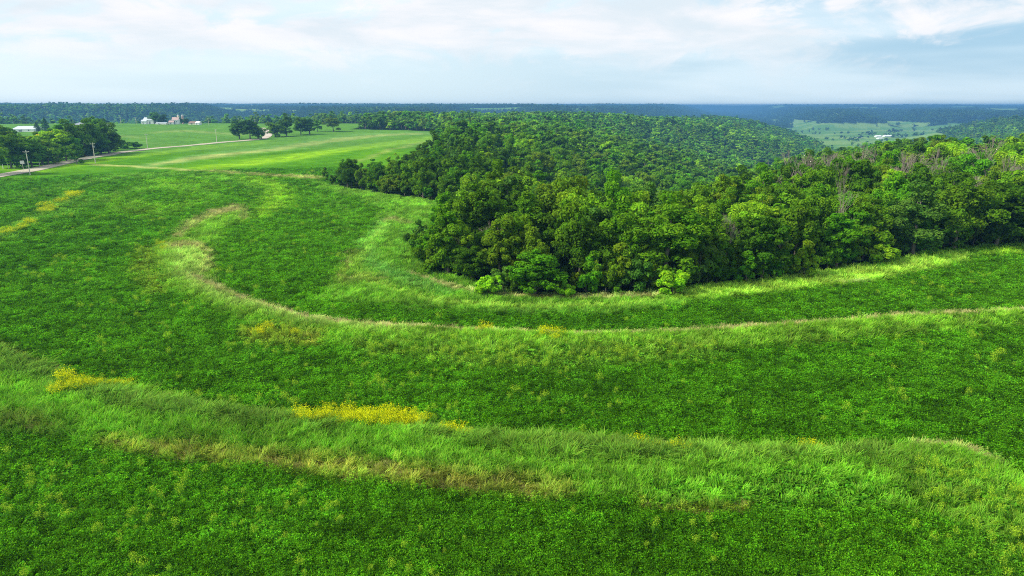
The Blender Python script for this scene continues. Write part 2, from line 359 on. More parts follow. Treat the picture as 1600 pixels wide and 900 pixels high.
class MB:
    def __init__(s): s.V = []; s.F = []
    def add(s, V, F):
        b = len(s.V); s.V += [tuple(v) for v in V]; s.F += [tuple(i+b for i in f) for f in F]
    def box(s, x0, x1, y0, y1, z0, z1):
        s.add([(x0,y0,z0),(x1,y0,z0),(x1,y1,z0),(x0,y1,z0),(x0,y0,z1),(x1,y0,z1),(x1,y1,z1),(x0,y1,z1)],
              [(0,3,2,1),(4,5,6,7),(0,1,5,4),(1,2,6,5),(2,3,7,6),(3,0,4,7)])
    def tube(s, p, q, r0, r1, n=8, cap=True):
        p, q = np.array(p, float), np.array(q, float); d = q-p; d /= np.linalg.norm(d)
        a = np.cross(d, (0,0,1) if abs(d[2]) < .9 else (1,0,0)); a /= np.linalg.norm(a); b = np.cross(d, a)
        ang = [2*math.pi*i/n for i in range(n)]
        V = [p+r0*(math.cos(t)*a+math.sin(t)*b) for t in ang]+[q+r1*(math.cos(t)*a+math.sin(t)*b) for t in ang]
        F = [(i, (i+1) % n, n+(i+1) % n, n+i) for i in range(n)]
        if cap: F += [tuple(range(n))[::-1], tuple(range(n, 2*n))]
        s.add(V, F)
    def dome(s, c, r, h, n=12, m=4):
        V = []; 
        for j in range(m):
            t = j/m*math.pi/2
            V += [(c[0]+r*math.cos(t)*math.cos(2*math.pi*i/n), c[1]+r*math.cos(t)*math.sin(2*math.pi*i/n), c[2]+h*math.sin(t)) for i in range(n)]
        V.append((c[0], c[1], c[2]+h)); F = []
        for j in range(m-1): F += [(j*n+i, j*n+(i+1) % n, (j+1)*n+(i+1) % n, (j+1)*n+i) for i in range(n)]
        F += [((m-1)*n+i, (m-1)*n+(i+1) % n, m*n) for i in range(n)]
        s.add(V, F)
    def build(s, name, mat, parent=None, smooth=False):
        me = bpy.data.meshes.new(name); me.from_pydata(s.V, [], s.F); me.materials.append(mat); me.update()
        if smooth:
            for p in me.polygons: p.use_smooth = True
        return link(name, me, parent)

# ------------------------------------------------------------------ materials
def mat_new(name):
    m = bpy.data.materials.new(name); m.use_nodes = True; m.node_tree.nodes.clear()
    o = m.node_tree.nodes.new('ShaderNodeOutputMaterial'); return m, m.node_tree, o
def simple(name, col, rough=.8, nscale=0, namp=.25, metal=0, coat=None):
    m, t, o = mat_new(name); b = nd(t, 'ShaderNodeBsdfPrincipled'); t.links.new(b.outputs[0], o.inputs[0])
    b.inputs['Roughness'].default_value = rough; b.inputs['Metallic'].default_value = metal; b.inputs['Base Color'].default_value = (*col, 1)
    if nscale:
        tcn = nd(t, 'ShaderNodeTexCoord'); n = nd(t, 'ShaderNodeTexNoise'); n.inputs['Scale'].default_value = nscale; n.inputs['Detail'].default_value = 5
        t.links.new(tcn.outputs['Object'], n.inputs['Vector'])
        f = mth(t, 'MULTIPLY_ADD', n.outputs[0], 2*namp, 1-namp)
        c = mixc(t, 1.0, tuple(col), (1,1,1), 'MULTIPLY'); comb = nd(t, 'ShaderNodeCombineColor')
        for i in range(3): t.links.new(f, comb.inputs[i])
        c = mixc(t, 1.0, tuple(col), comb.outputs[0], 'MULTIPLY'); t.links.new(c, b.inputs['Base Color'])
    return m
def leaf_mat(name, base=(1,1,1), trans=.3, rand=.25, gloss=0.0, tip=None):
    """leaf: per-instance tint x per-leaf brightness; matt plus light passing through"""
    m, t, o = mat_new(name)
    at = nd(t, 'ShaderNodeAttribute'); at.attribute_type = 'INSTANCER'; at.attribute_name = 'tint'
    lf = nd(t, 'ShaderNodeAttribute'); lf.attribute_type = 'GEOMETRY'; lf.attribute_name = 'leaf'
    c = mixc(t, 1.0, at.outputs['Color'], base, 'MULTIPLY')
    sp = nd(t, 'ShaderNodeSeparateColor'); t.links.new(lf.outputs['Color'], sp.inputs[0])
    f = mth(t, 'MULTIPLY_ADD', sp.outputs[0], 2*rand, 1-rand)
    comb = nd(t, 'ShaderNodeCombineColor')
    t.links.new(mth(t, 'MULTIPLY', f, mth(t, 'MULTIPLY_ADD', sp.outputs[1], .5, .75)), comb.inputs[0]); t.links.new(f, comb.inputs[1])
    t.links.new(mth(t, 'MULTIPLY', f, .95), comb.inputs[2])
    c = mixc(t, 1.0, c, comb.outputs[0], 'MULTIPLY')
    if tip is not None: c = mixc(t, sp.outputs[2], c, tip)
    d = nd(t, 'ShaderNodeBsdfDiffuse'); tr = nd(t, 'ShaderNodeBsdfTranslucent'); mx = nd(t, 'ShaderNodeMixShader'); mx.inputs[0].default_value = trans
    t.links.new(c, d.inputs[0]); t.links.new(c, tr.inputs[0]); t.links.new(d.outputs[0], mx.inputs[1]); t.links.new(tr.outputs[0], mx.inputs[2])
    t.links.new(mx.outputs[0], o.inputs[0]); return m
def flat_mat(name, col):
    m, t, o = mat_new(name); d = nd(t, 'ShaderNodeBsdfDiffuse'); d.inputs[0].default_value = (*col, 1); t.links.new(d.outputs[0], o.inputs[0]); return m
M_LEAF = leaf_mat('tree_leaf', base=(1.36,1.32,1.0), trans=.38, rand=.35)
M_CROP = leaf_mat('crop_leaf', trans=.42, rand=.4)
M_GRASS = leaf_mat('grass_blade', trans=.35, rand=.35, tip=(.42,.40,.16))
M_FLOWER = leaf_mat('flower_stalk', trans=.3, rand=.2, tip=(.66,.70,.008))
M_WEED = leaf_mat('weed_stalk', trans=.35, rand=.25, tip=(.36,.56,.03))
M_BARK = simple('bark', (.13,.115,.095), .9, 2.5, .4)
M_DEAD = simple('bare_wood', (.27,.23,.19), .9, 2.0, .3)
M_BIRCH = simple('pale_bark', (.42,.40,.34), .85, 2.0, .25)
M_POLE = simple('weathered_pole', (.58,.55,.48), .85, 3, .2)
M_WHITE = simple('white_paint', (.78,.80,.80), .6, .4, .06)
M_CREAM = simple('cream_paint', (.70,.66,.54), .7, .5, .08)
M_TIN = simple('pale_metal_roof', (.50,.56,.62), .45, .3, .08)
M_GREY = simple('grey_roof', (.22,.25,.28), .7, .4, .12)
M_RED = simple('red_roof', (.42,.30,.27), .7, .5, .12)
M_BROWN = simple('brown_roof', (.20,.13,.10), .8, .5, .12)
M_GLASS = simple('dark_window', (.03,.04,.05), .15)
M_TANK = simple('grey_metal', (.45,.47,.48), .5, 1, .08)
M_SIGN = simple('sign_paint', (.75,.75,.72), .6, 3, .05)

# ground sheet material
m, t, o = mat_new('ground_cover'); M_GROUND = m
at = nd(t, 'ShaderNodeAttribute'); at.attribute_name = 'cover'
geo = nd(t, 'ShaderNodeNewGeometry')
def gnoise(scale, det=5, rough=.6):
    n = nd(t, 'ShaderNodeTexNoise'); n.inputs['Scale'].default_value = scale; n.inputs['Detail'].default_value = det; n.inputs['Roughness'].default_value = rough
    t.links.new(geo.outputs['Position'], n.inputs['Vector']); return n.outputs[0]
a1, a2 = gnoise(1.3, 6, .7), gnoise(.12, 5, .65)
f = mth(t, 'MULTIPLY', mth(t, 'MULTIPLY_ADD', a1, 1.5, .25), mth(t, 'MULTIPLY_ADD', a2, .8, .6))
comb = nd(t, 'ShaderNodeCombineColor')
t.links.new(mth(t, 'MULTIPLY', f, mth(t, 'MULTIPLY_ADD', a2, .6, .7)), comb.inputs[0]); t.links.new(f, comb.inputs[1]); t.links.new(f, comb.inputs[2])
c = mixc(t, 1.0, at.outputs['Color'], comb.outputs[0], 'MULTIPLY')
b = nd(t, 'ShaderNodeBsdfDiffuse'); t.links.new(c, b.inputs[0])
bp = nd(t, 'ShaderNodeBump'); bp.inputs['Strength'].default_value = .9; bp.inputs['Distance'].default_value = .5
t.links.new(a1, bp.inputs['Height']); t.links.new(bp.outputs[0], b.inputs['Normal']); t.links.new(b.outputs[0], o.inputs[0])

# ------------------------------------------------------------------ terrain: one sheet, fine near the camera, coarse at the horizon
def build_terrain():
    th = np.concatenate([np.linspace(-180, -52, 30)[:-1], np.linspace(-52, 52, 860), np.linspace(52, 180, 30)[1:]])
    rr = [0.0, 6, 14, 22]; r = 28.0
    while r < 14500:
        rr.append(r); r *= 1.0055 if r < 130 else (1.0075 if r < 1200 else 1.009)
    rr += [20000, 32000]
    rr = np.array(rr); T = np.radians(th)
    R, A = np.meshgrid(rr, T, indexing='ij'); x = (R*np.sin(A)).ravel(); y = (R*np.cos(A)).ravel()
    z = np.zeros(x.shape); c = np.zeros((x.size, 3))
    for s in range(0, x.size, 200000):
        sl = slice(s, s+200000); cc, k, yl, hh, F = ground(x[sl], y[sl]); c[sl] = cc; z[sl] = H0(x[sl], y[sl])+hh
    behind = y < -10
    z = np.where(behind, np.minimum(z, 0)*.2, z)
    z = z - (R.ravel() > 15000)*120
    nr, na = R.shape; i = np.arange(nr-1)[:, None]*na; j = np.arange(na-1)[None]
    F = np.stack([(i+j), (i+j+1), (i+na+j+1), (i+na+j)], -1).reshape(-1, 4)[:, ::-1]
    me = mk_mesh('ground', np.stack([x, y, z], 1), F, [M_GROUND], smooth=True)
    ca = me.color_attributes.new('cover', 'FLOAT_COLOR', 'POINT')
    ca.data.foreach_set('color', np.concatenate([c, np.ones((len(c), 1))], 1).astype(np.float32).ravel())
    g = link('ground', me); tag(g, kind='structure')
build_terrain()

# ------------------------------------------------------------------ road (one strip laid over the terrain)
def ribbon(name, pix, world_tail, width, mat, lift):
    P = [tuple(p) for p in px_poly(pix)] + list(world_tail)
    P = np.array(P); seg = np.r_[0, np.cumsum(np.linalg.norm(np.diff(P, axis=0), axis=1))]
    s = np.arange(0, seg[-1], 2.5); x = np.interp(s, seg, P[:, 0]); y = np.interp(s, seg, P[:, 1])
    k = 13; pad = lambda a: np.convolve(np.pad(a, k//2, mode='edge'), np.ones(k)/k, 'valid')
    x, y = pad(x), pad(y)
    tx, ty = np.gradient(x), np.gradient(y); L = np.hypot(tx, ty); nx, ny = -ty/L, tx/L
    cols = np.array([-1, -.5, 0, .5, 1]); V = []
    z0 = Hq(x, y)
    for cc in cols:
        xx, yy = x+nx*cc*width/2, y+ny*cc*width/2
        V.append(np.stack([xx, yy, np.maximum(Hq(xx, yy), z0-.1)+lift+(1-cc*cc)*.06], 1))
    V = np.stack(V, 1).reshape(-1, 3); n = len(x); m = len(cols)
    F = np.array([[i*m+j, i*m+j+1, (i+1)*m+j+1, (i+1)*m+j] for i in range(n-1) for j in range(m-1)])[:, ::-1]
    me = mk_mesh(name, V, F, [mat], smooth=True); return tag(link(name, me), kind='structure'), (x, y)
def road_mat(name, c1, c2):
    m, t, o = mat_new(name); g = nd(t, 'ShaderNodeNewGeometry'); n = nd(t, 'ShaderNodeTexNoise'); n.inputs['Scale'].default_value = .25; n.inputs['Detail'].default_value = 8; n.inputs['Roughness'].default_value = .7
    t.links.new(g.outputs['Position'], n.inputs['Vector']); c = mixc(t, sstep(t, n.outputs[0], .35, .65), c1, c2)
    d = nd(t, 'ShaderNodeBsdfDiffuse'); t.links.new(c, d.inputs[0]); t.links.new(d.outputs[0], o.inputs[0]); return m
M_ROAD = road_mat('gravel_road', (.36,.33,.26), (.46,.43,.33)); M_DRIVE = road_mat('farm_lane', (.36,.34,.26), (.44,.42,.30))
M_VERGE = road_mat('sandy_verge', (.42,.38,.32), (.52,.46,.40))
ROADPX = [(-140,297),(-60,284),(0,275),(60,264),(130,248),(190,238),(240,232),(300,227),(340,223),(385,219.5),(412,217)]
road, rxy = ribbon('road', ROADPX, [], 8.5, M_ROAD, .14)
e = px_poly([(412,217)])[0]
lane, _ = ribbon('road_bend', [(404,218),(414,216),(420,211),(417,205),(408,199.5)], [], 7.0, M_VERGE, .2)
drive, _ = ribbon('farm_lane', [(150,244.5),(128,243),(100,244),(85,247)], [], 4.0, M_DRIVE, .16)

# ------------------------------------------------------------------ tree prototypes
def nrm(v): return v/np.maximum(np.linalg.norm(v, axis=-1, keepdims=True), 1e-9)
def leaf_quads(c, n, size, g, aspect=.62):
    N = len(c); r = nrm(g.normal(size=(N, 3))); t = nrm(np.cross(n, r)); b = np.cross(n, t)
    s = size[:, None]; a = s*aspect; off = n*s*.18
    V = np.stack([c-t*s-off, c-b*a+off*.6, c+t*s-off, c+b*a+off*.6], 1).reshape(-1, 3)
    F = np.arange(4*N).reshape(-1, 4); return V, F
def add_leaf_attr(me, col_per_face, k):
    ca = me.color_attributes.new('leaf', 'BYTE_COLOR', 'CORNER')
    c = np.repeat(col_per_face, k, axis=0); ca.data.foreach_set('color_srgb' if False else 'color', np.concatenate([c, np.ones((len(c), 1))], 1).astype(np.float32).ravel())
def make_crown(g, Ht, R, base, nleaf, lsize, npuff, shape='round'):
    """leaf clumps grouped in puffs spread over an uneven envelope"""
    zc = (Ht+base)/2; hz = (Ht-base)/2
    P = []; 
    while len(P) < npuff:
        d = nrm(g.normal(size=3)); 
        if d[2] < -.93: continue
        rr = g.uniform(.42, .98) if len(P) > npuff*.2 else g.uniform(.1, .5)
        prof = 1.0
        if shape == 'oval': prof = .78
        if shape == 'flat': prof = 1.1
        wz = d[2]*rr; 
        taper = 1-.28*max(wz, 0)-.12*max(-wz, 0) if shape != 'cone' else .95-.55*(wz+.2)
        P.append((d[0]*rr*R*prof*taper, d[1]*rr*R*prof*taper, zc+wz*hz*(.96)))
    P = np.array(P); pr = g.uniform(.16, .38, npuff)*R*(.85 if shape != 'oval' else .75)
    pr *= 1+.0*P[:, 2]
    w = pr**2; idx = g.choice(npuff, nleaf, p=w/w.sum())
    d = nrm(g.normal(size=(nleaf, 3))+np.array((0, 0, .35))); rr = g.uniform(.55, 1.05, nleaf)**.5*1.0
    lump = 1+.22*np.sin(d[:, 0]*5+idx)*np.cos(d[:, 1]*4+idx*2)
    c = P[idx]+d*(pr[idx]*rr*lump)[:, None]*np.array((1, 1, .78))
    n = nrm(d+.55*g.normal(size=(nleaf, 3))+np.array((0, 0, .25)))
    sz = lsize*g.uniform(.6, 1.3, nleaf); V, F = leaf_quads(c, n, sz, g)
    V[:, 2] = np.maximum(V[:, 2], .15)
    pb = g.uniform(0, 1, npuff)
    col = np.stack([np.clip(.55*pb[idx]+.45*g.random(nleaf), 0, 1), g.random(nleaf)*.5+.5*pb[(idx*7) % npuff], np.zeros(nleaf)], 1)
    return V, F, col, P
def tube_np(p, q, r0, r1, n):
    p, q = np.array(p, float), np.array(q, float); d = nrm(q-p); a = nrm(np.cross(d, (0.3, .2, 1) if abs(d[2]) < .95 else (1, 0, 0))); b = np.cross(d, a)
    an = np.arange(n)*2*math.pi/n; ring = np.cos(an)[:, None]*a+np.sin(an)[:, None]*b
    V = np.concatenate([p+r0*ring, q+r1*ring]); F = np.array([[i, (i+1) % n, n+(i+1) % n, n+i] for i in range(n)]); return V, F
def join(parts):
    Vs, Fs, b = [], [], 0
    for V, F in parts: Vs.append(V); Fs.append(F+b); b += len(V)
    return np.concatenate(Vs), np.concatenate(Fs)
def make_trunk(g, Ht, R, base, P, n=6, limbs=9):
    parts = []; pts = [np.array((0, 0, -.6))]; m = 5; top = Ht*.78
    for i in range(1, m+1):
        pts.append(np.array((g.normal()*.12*i/m*R*.5, g.normal()*.12*i/m*R*.5, top*i/m)))
    r0 = .022*Ht
    for i in range(m): parts.append(tube_np(pts[i], pts[i+1], r0*(1-.82*i/m), r0*(1-.82*(i+1)/m), n))
    order = g.permutation(len(P))[:limbs]
    for k in order:
        q = P[k]; zs = np.clip(q[2]-.5*np.hypot(q[0], q[1])-.3, base*.5+.4, top*.9); i = min(int(zs/top*m), m-1); f = zs/top*m-i
        s = pts[i]*(1-f)+pts[i+1]*f if i > 0 else np.array((pts[1][0]*f, pts[1][1]*f, zs)); s[2] = zs
        mid = (s+q)/2+np.array((0, 0, .06*Ht*.3)); r = r0*.42*(1-.5*zs/top)
        parts.append(tube_np(s, mid, r, r*.6, 4)); parts.append(tube_np(mid, q, r*.6, r*.15, 4))
    return join(parts)
SPEC = [ # height, radius, crown base, shape
    (15, 4.6, .3, 'round'), (14, 4.2, .6, 'round'), (16, 4.0, .2, 'oval'), (13, 5.0, .3, 'flat'), (17, 4.6, .8, 'round'), (12, 4.0, .3, 'cone'), (15, 5.2, .5, 'flat'), (13.5, 3.8, .2, 'round')]
HI, MID, LOW = [], [], []
def proto_joined(name, g, spec, nleaf, lsize, npuff, limbs):
    Ht, R, base, shp = spec; V, F, col, P = make_crown(g, Ht, R, base, nleaf, lsize, npuff, shp)
    TV, TF = make_trunk(g, Ht, R, base, P, 5, limbs)
    AV = np.concatenate([V, TV]); AF = np.concatenate([F, TF+len(V)])
    me = mk_mesh(name, AV, AF, [M_LEAF, M_BARK], np.r_[np.zeros(len(F)), np.ones(len(TF))])
    add_leaf_attr(me, np.concatenate([col, np.zeros((len(TF), 3))]), 4)
    return bpy.data.objects.new(name, me)
for k, sp in enumerate(SPEC):
    g = np.random.default_rng(100+k); V, F, col, P = make_crown(g, sp[0], sp[1], sp[2], 10500, .25, 60, sp[3])
    me = mk_mesh('crown', V, F, [M_LEAF]); add_leaf_attr(me, col, 4)
    tm = mk_mesh('trunk', *make_trunk(g, sp[0], sp[1], sp[2], P, 7, 11), [M_BARK], smooth=True)
    HI.append((me, tm))
    MID.append(proto_joined('woodland_tree', np.random.default_rng(200+k), sp, 1500, .56, 22, 4))
    LOW.append(proto_joined('distant_tree', np.random.default_rng(300+k), sp, 260, 1.25, 12, 2))
SHR = []
for k in range(4):
    g = np.random.default_rng(400+k); V, F, col, P = make_crown(g, 3.6+.3*k, 1.9, .15, 2600, .17, 22, ['round', 'flat', 'round', 'cone'][k])
    me = mk_mesh('foliage', V, F, [M_LEAF]); add_leaf_attr(me, col, 4)
    tm = mk_mesh('stem', *make_trunk(g, 3.2, 1.9, .1, P, 5, 8), [M_BARK]); SHR.append((me, tm))
CON = []
for k in range(2):
    g = np.random.default_rng(450+k); n = 4200; Ht = 13; zz = 1.0+(Ht-1)*g.random(n)**1.25; rad_ = 3.0*(1-(zz-1)/(Ht-1))**.8*(.55+.45*np.abs(np.sin(zz*2.3)))
    an = g.uniform(0, 2*math.pi, n); rr = rad_*g.uniform(.4, 1, n)**.5; c = np.stack([np.cos(an)*rr, np.sin(an)*rr, zz-.12*rr], 1)
    V, F = leaf_quads(c, nrm(np.stack([np.cos(an), np.sin(an), .8+0*an], 1)+.5*g.normal(size=(n, 3))), .26*g.uniform(.6, 1.3, n), g, .4)
    me = mk_mesh('crown', V, F, [M_LEAF]); add_leaf_attr(me, np.stack([g.random(n), g.random(n)*.5, 0*an], 1), 4)
    CON.append((me, mk_mesh('trunk', *join([tube_np((0,0,-.5), (0,0,12), .2, .03, 6)]), [M_BARK])))
# bare trees
def bare_mesh(seed, Ht):
    g = np.random.default_rng(seed); parts = []; tw = []
    def grow(p, d, L, r, lev):
        q = p+d*L; (parts if lev < 2 else tw).append(tube_np(p, q, r, r*.62, 5 if lev < 2 else 3))
        if lev >= 5 or r < .006: return
        nchild = 2 if lev == 0 else g.integers(2, 5)
        for i in range(nchild):
            ang = g.uniform(.25, .75) if lev else g.uniform(.1, .4)
            nd_ = nrm(d+ang*nrm(g.normal(size=3))+np.array((0, 0, .12)))
            grow(p+d*L*g.uniform(.55, 1.0) if i else q, nd_, L*g.uniform(.62, .82), max(r*.56, .02), lev+1)
    grow(np.array((0, 0, -.4)), np.array((.02, 0, 1.0)), Ht*.30, Ht*.016, 0)
    return join(parts), join(tw)
BARE = []
for k in range(5):
    a_, b_ = bare_mesh(500+k*3, 14); BARE.append((mk_mesh('branches', *b_, [M_DEAD]), mk_mesh('trunk', *a_, [M_DEAD])))

# ------------------------------------------------------------------ placing trees
TINTS = dict(dark=(.050,.125,.008), mid=(.085,.195,.010), lush=(.075,.215,.009), olive=(.100,.185,.012), light=(.16,.31,.016), lime=(.21,.44,.016), yellow=(.45,.45,.02), bluish=(.065,.160,.025))
def jit(c, g=.12):
    f = 1+random.uniform(-g, g); return tuple(v*f*(1+random.uniform(-.08, .08)) for v in c)
def put_tree(kind, proto, x, y, sc, tint, label, cat, group=None, sz=None, wid=None, rz=None, names=('crown', 'trunk')):
    z = float(Hq(x, y)[0]); e = empty(kind, (x, y, z-.05), random.uniform(0, 6.28) if rz is None else rz, label, cat, group)
    e.scale = (wid or sc, wid or sc, sz or sc)
    c = link(names[0], proto[0], e); c['tint'] = tint
    link(names[1], proto[1], e); return e
def at_px(u, v):
    p, t = unproj(u, v); return float(p[0][0]), float(p[0][1]), float(t[0])
occupied = []
def px_tree(u, v, hpx, wpx, proto_k, tint, label, kind='deciduous_tree', cat='tree', group=None, lib=None, dim=None):
    x, y, t_ = at_px(u, v); mpp = t_/FPX
    lib = HI if lib is None else lib; d = dim or (SPEC[proto_k][0], SPEC[proto_k][1])
    names = ('foliage', 'stem') if lib is SHR else (('branches', 'trunk') if lib is BARE else ('crown', 'trunk'))
    e = put_tree(kind, lib[proto_k], x, y, 1, jit(TINTS[tint], .05), label, cat, group, sz=hpx*mpp/d[0]/math.cos(PITCH)*.98, wid=wpx*mpp/(2*d[1])*1.02, names=names)
    occupied.append((x, y, wpx*mpp/2*.8)); return e
SD = lambda k: (3.6+.3*k, 1.9)
GE = 'trees on the near edge of the wood'
# shrubs and singled-out trees of the wood's edge
px_tree(763,464,40,46,0,'lime','bright lime green shrub at the wood edge, left of the dense olive tree','shrub','shrub',None,SHR,SD(0))
px_tree(883,466,30,34,1,'lime','small light green shrub at the wood edge right of the dense olive tree','shrub','shrub',None,SHR,SD(1))
px_tree(1050,463,54,62,2,'lime','largest bright lime shrub, in front of the biggest dark tree of the wood edge','shrub','shrub',None,SHR,SD(2))
px_tree(1150,446,14,20,0,'light','tiny light green bush low at the wood edge right of the largest lime shrub','shrub','shrub',None,SHR,SD(0))
px_tree(916,461,44,36,0,'lush','mid green bush between the small light shrub and the largest lime shrub','shrub','shrub',None,SHR,SD(0))
px_tree(957,457,40,42,3,'mid','dark green bush just left of the biggest dark tree trunk line','shrub','shrub',None,SHR,SD(3))
px_tree(1378,415,44,60,1,'light','broad rounded bright green shrub on the right wood edge beside the pale grass strip','shrub','shrub',None,SHR,SD(1))
px_tree(1256,435,58,48,3,'light','upright light green shrub standing before dark trees right of centre','shrub','shrub',None,SHR,SD(3))
px_tree(1165,446,52,46,3,'lush','mid green bush under the bare pinkish tree at the wood edge','shrub','shrub',None,SHR,SD(3))
px_tree(672,432,30,30,0,'mid','small bush at the left foot of the near tree block by the grass','shrub','shrub',None,SHR,SD(0))
px_tree(835,464,76,86,0,'lush','dense rounded olive green tree standing right on the field edge',group=GE)
px_tree(1040,447,142,118,4,'mid','biggest dark green tree of the near wood edge behind the largest lime shrub',group=GE)
px_tree(700,432,130,66,2,'mid','tall tree with grey green top on the left corner of the near wood block',group=GE)
px_tree(680,420,70,56,7,'lush','leafy tree filling the left corner of the near wood block at ground level',group=GE)
px_tree(738,440,60,60,0,'dark','low dark tree right of the left corner tree, touching the grass',group=GE)
px_tree(780,441,110,72,1,'olive','olive tinged tree standing behind the bright lime shrub',group=GE)
px_tree(905,445,110,80,6,'dark','dark spreading tree behind the small light green shrub',group=GE)
px_tree(968,444,120,74,0,'mid','dark tree immediately left of the biggest tree of the wood edge',group=GE)
px_tree(1110,441,125,64,2,'mid','tall narrow tree right of the biggest tree, beside the bare pinkish tree',group=GE)
px_tree(1190,438,110,80,1,'dark','shadowy tree right of the bare pinkish tree on the wood edge',group=GE)
px_tree(1240,421,115,80,5,'mid','tall tree behind the upright light green shrub',group=GE)
px_tree(1305,420,100,74,2,'lush','green tree left of the broad rounded bright shrub',group=GE)
px_tree(1345,407,112,72,7,'mid','tall tree directly behind the broad rounded bright shrub',group=GE)
px_tree(1425,402,116,86,4,'bluish','grey green tree right of the broad rounded bright shrub',group=GE)
px_tree(1490,392,118,96,6,'mid','wide rounded tree on the right wood edge with pale green lower boughs',group=GE)
px_tree(1555,388,105,90,0,'dark','dark tree near the right frame edge beside the lit grass',group=GE)
px_tree(1615,384,110,90,3,'dark','darkest tree of the wood edge, cut by the right frame edge',group=GE)
# undergrowth bushes that close the wood's edge down to the grass
EDGE = [(505,290),(530,295),(560,300),(590,305),(620,309),(650,314),(680,318),(658,402),(664,417),(678,430),(705,436),(735,441),(760,455),(800,463),(860,464),(900,462),(940,461),(985,460),(1020,459),(1075,453),(1100,450),(1130,447),(1160,443),(1190,440),(1215,437),(1240,433),(1275,429),(1300,425),(1330,418),(1355,412),(1400,404),(1440,398),(1470,394),(1500,391),(1530,389),(1560,387),(1590,385),(1625,383)]
NO = ['first','second','third','fourth','fifth','sixth','seventh','eighth','ninth','tenth','eleventh','twelfth','thirteenth','fourteenth','fifteenth','sixteenth','seventeenth','eighteenth','nineteenth','twentieth']
cnt_ = {}
for (p_, q_) in zip(EDGE[:-1], EDGE[1:]):
    for f_ in (.15, .65):
        u_ = p_[0]*(1-f_)+q_[0]*f_; v_ = p_[1]*(1-f_)+q_[1]*f_-random.uniform(3, 7)
        if p_ == (680,318) or min(abs(u_-q) for q in (763, 883, 1050, 1378, 1256)) < 15 and v_ > 380: continue
        x_, y_, t_ = at_px(u_, v_); zone = 'the upper left wood corner' if v_ < 330 else ('the near wood block, left part' if u_ < 860 else ('the centre wood edge' if u_ < 1150 else 'the right wood edge'))
        cnt_[zone] = cnt_.get(zone, 0)+1; k_ = random.randrange(4); s_ = random.uniform(.9, 1.8)
        tn = random.choice(['dark', 'mid', 'mid', 'lush', 'bluish', 'olive'])
        put_tree('shrub', SHR[k_], x_, y_, s_, jit(TINTS[tn]), f"{NO[min(cnt_[zone]-1, 19)]} undergrowth bush from the left along {zone}", 'shrub', 'undergrowth bushes along the wood edge', sz=s_*random.uniform(.9, 1.4), names=('foliage', 'stem'))
# bare trees
GB = 'bare trees in the right hand wood'
for (u,v,hp,wp,k,lb) in [(1128,440,118,48,0,'bare pinkish tree on the wood edge right of the biggest dark tree'),(1300,418,130,50,1,'tall bare tree with thin trunk right of the upright light shrub'),
    (1212,436,80,44,2,'bare grey branches low in the wood edge left of the upright light shrub'),(1395,330,90,70,3,'bare grey tree in the middle of the right knoll canopy'),
    (1330,300,60,60,4,'pale bare crown above the canopy left of the knoll centre'),(1440,330,80,60,0,'bare tree just right of the knoll centre'),(1535,320,95,80,1,'large bare tree with pale leaning limb near the right frame edge'),
    (1575,330,90,70,2,'bare tree last before the right frame edge'),(1365,292,56,60,3,'small pinkish bare crown above the knoll canopy'),(942,345,46,40,4,'small pinkish bare tree above the left centre canopy'),
    (1500,300,70,60,0,'bare tree between the knoll centre and the large bare tree'),(918,330,40,44,2,'faint pinkish bare crown left of the small bare tree'),(765,412,60,40,1,'silvery bare branches in front of the shadow left of centre')]:
    px_tree(u,v,hp,wp,k,'mid',lb,'bare_tree','bare tree',GB,BARE,(13,5))
gb_ = np.random.default_rng(41)
for q_ in range(18):
    uq = 1195+q_*23+gb_.uniform(-9, 9); vq = gb_.uniform(300, 372); dq = 28/((vq-164)/1067)
    px_tree(uq, vq, 14.5*1067/dq*gb_.uniform(.85, 1.12), 9.5*1067/dq*gb_.uniform(.8, 1.3), q_ % 5, 'mid', f'{NO[q_]} leafless greyish tree from the left among the knoll crowns', 'bare_tree', 'bare tree', GB, BARE, (13,5))
e = px_tree(714,428,92,30,4,'mid','slim pale bare trunk rising in the left corner tree of the near wood','bare_tree','bare tree',GB,BARE,(13,5))
# left woods beyond the road
GL = 'trees beyond the road on the left'
LW = [(-30,278,84,70,0,'dark','dark tree cut by the left frame edge beyond the road'),(18,268,56,60,3,'dark','dark tree by the left frame edge behind the fence posts'),(38,262,50,50,1,'mid','dark green tree behind the first utility pole'),
      (66,262,50,54,7,'light','light green tree beyond the road just right of the first pole'),(92,258,52,54,0,'lime','yellow green tree, brightest beyond the road'),(80,250,46,50,3,'yellow','yellow flowering top behind the brightest roadside tree'),
      (112,252,60,44,4,'mid','tall green tree between the first two poles'),(100,243,54,46,2,'lush','pointed green tree behind the brightest roadside tree'),(134,246,58,50,6,'dark','wide dark tree left of the second pole'),
      (158,240,52,52,3,'dark','wide dark spreading tree behind the second pole'),(150,236,54,46,0,'mid','tall dark tree crown behind the second pole'),(180,236,28,26,7,'mid','small round tree right of the dark spreading tree'),
      (55,246,36,60,6,'mid','green tree behind the light one beyond the road'),(0,252,58,60,4,'mid','tall green tree farther back at the left frame edge'),(2,262,60,56,6,'mid','dense green tree filling the gap at the left frame edge'),(50,266,46,46,0,'mid','round green tree directly behind the nearest pole'),(30,256,45,50,7,'dark','tall dark tree behind the road sign'),(146,242,44,44,7,'dark','low dark tree left of the second pole base'),(170,240,38,40,0,'mid','dark tree right of the second pole'),(104,254,44,40,6,'lush','leafy tree filling the gap right of the brightest one'),(76,262,40,44,5,'light','light green tree in front of the yellow top'),(165,232,44,40,4,'dark','tall dark tree farther back right of the second pole'),(20,245,34,60,1,'dark','dark tree farther back above the road sign'),(120,262,34,26,5,'dark','small dark tree with bare stem beside the road ditch')]
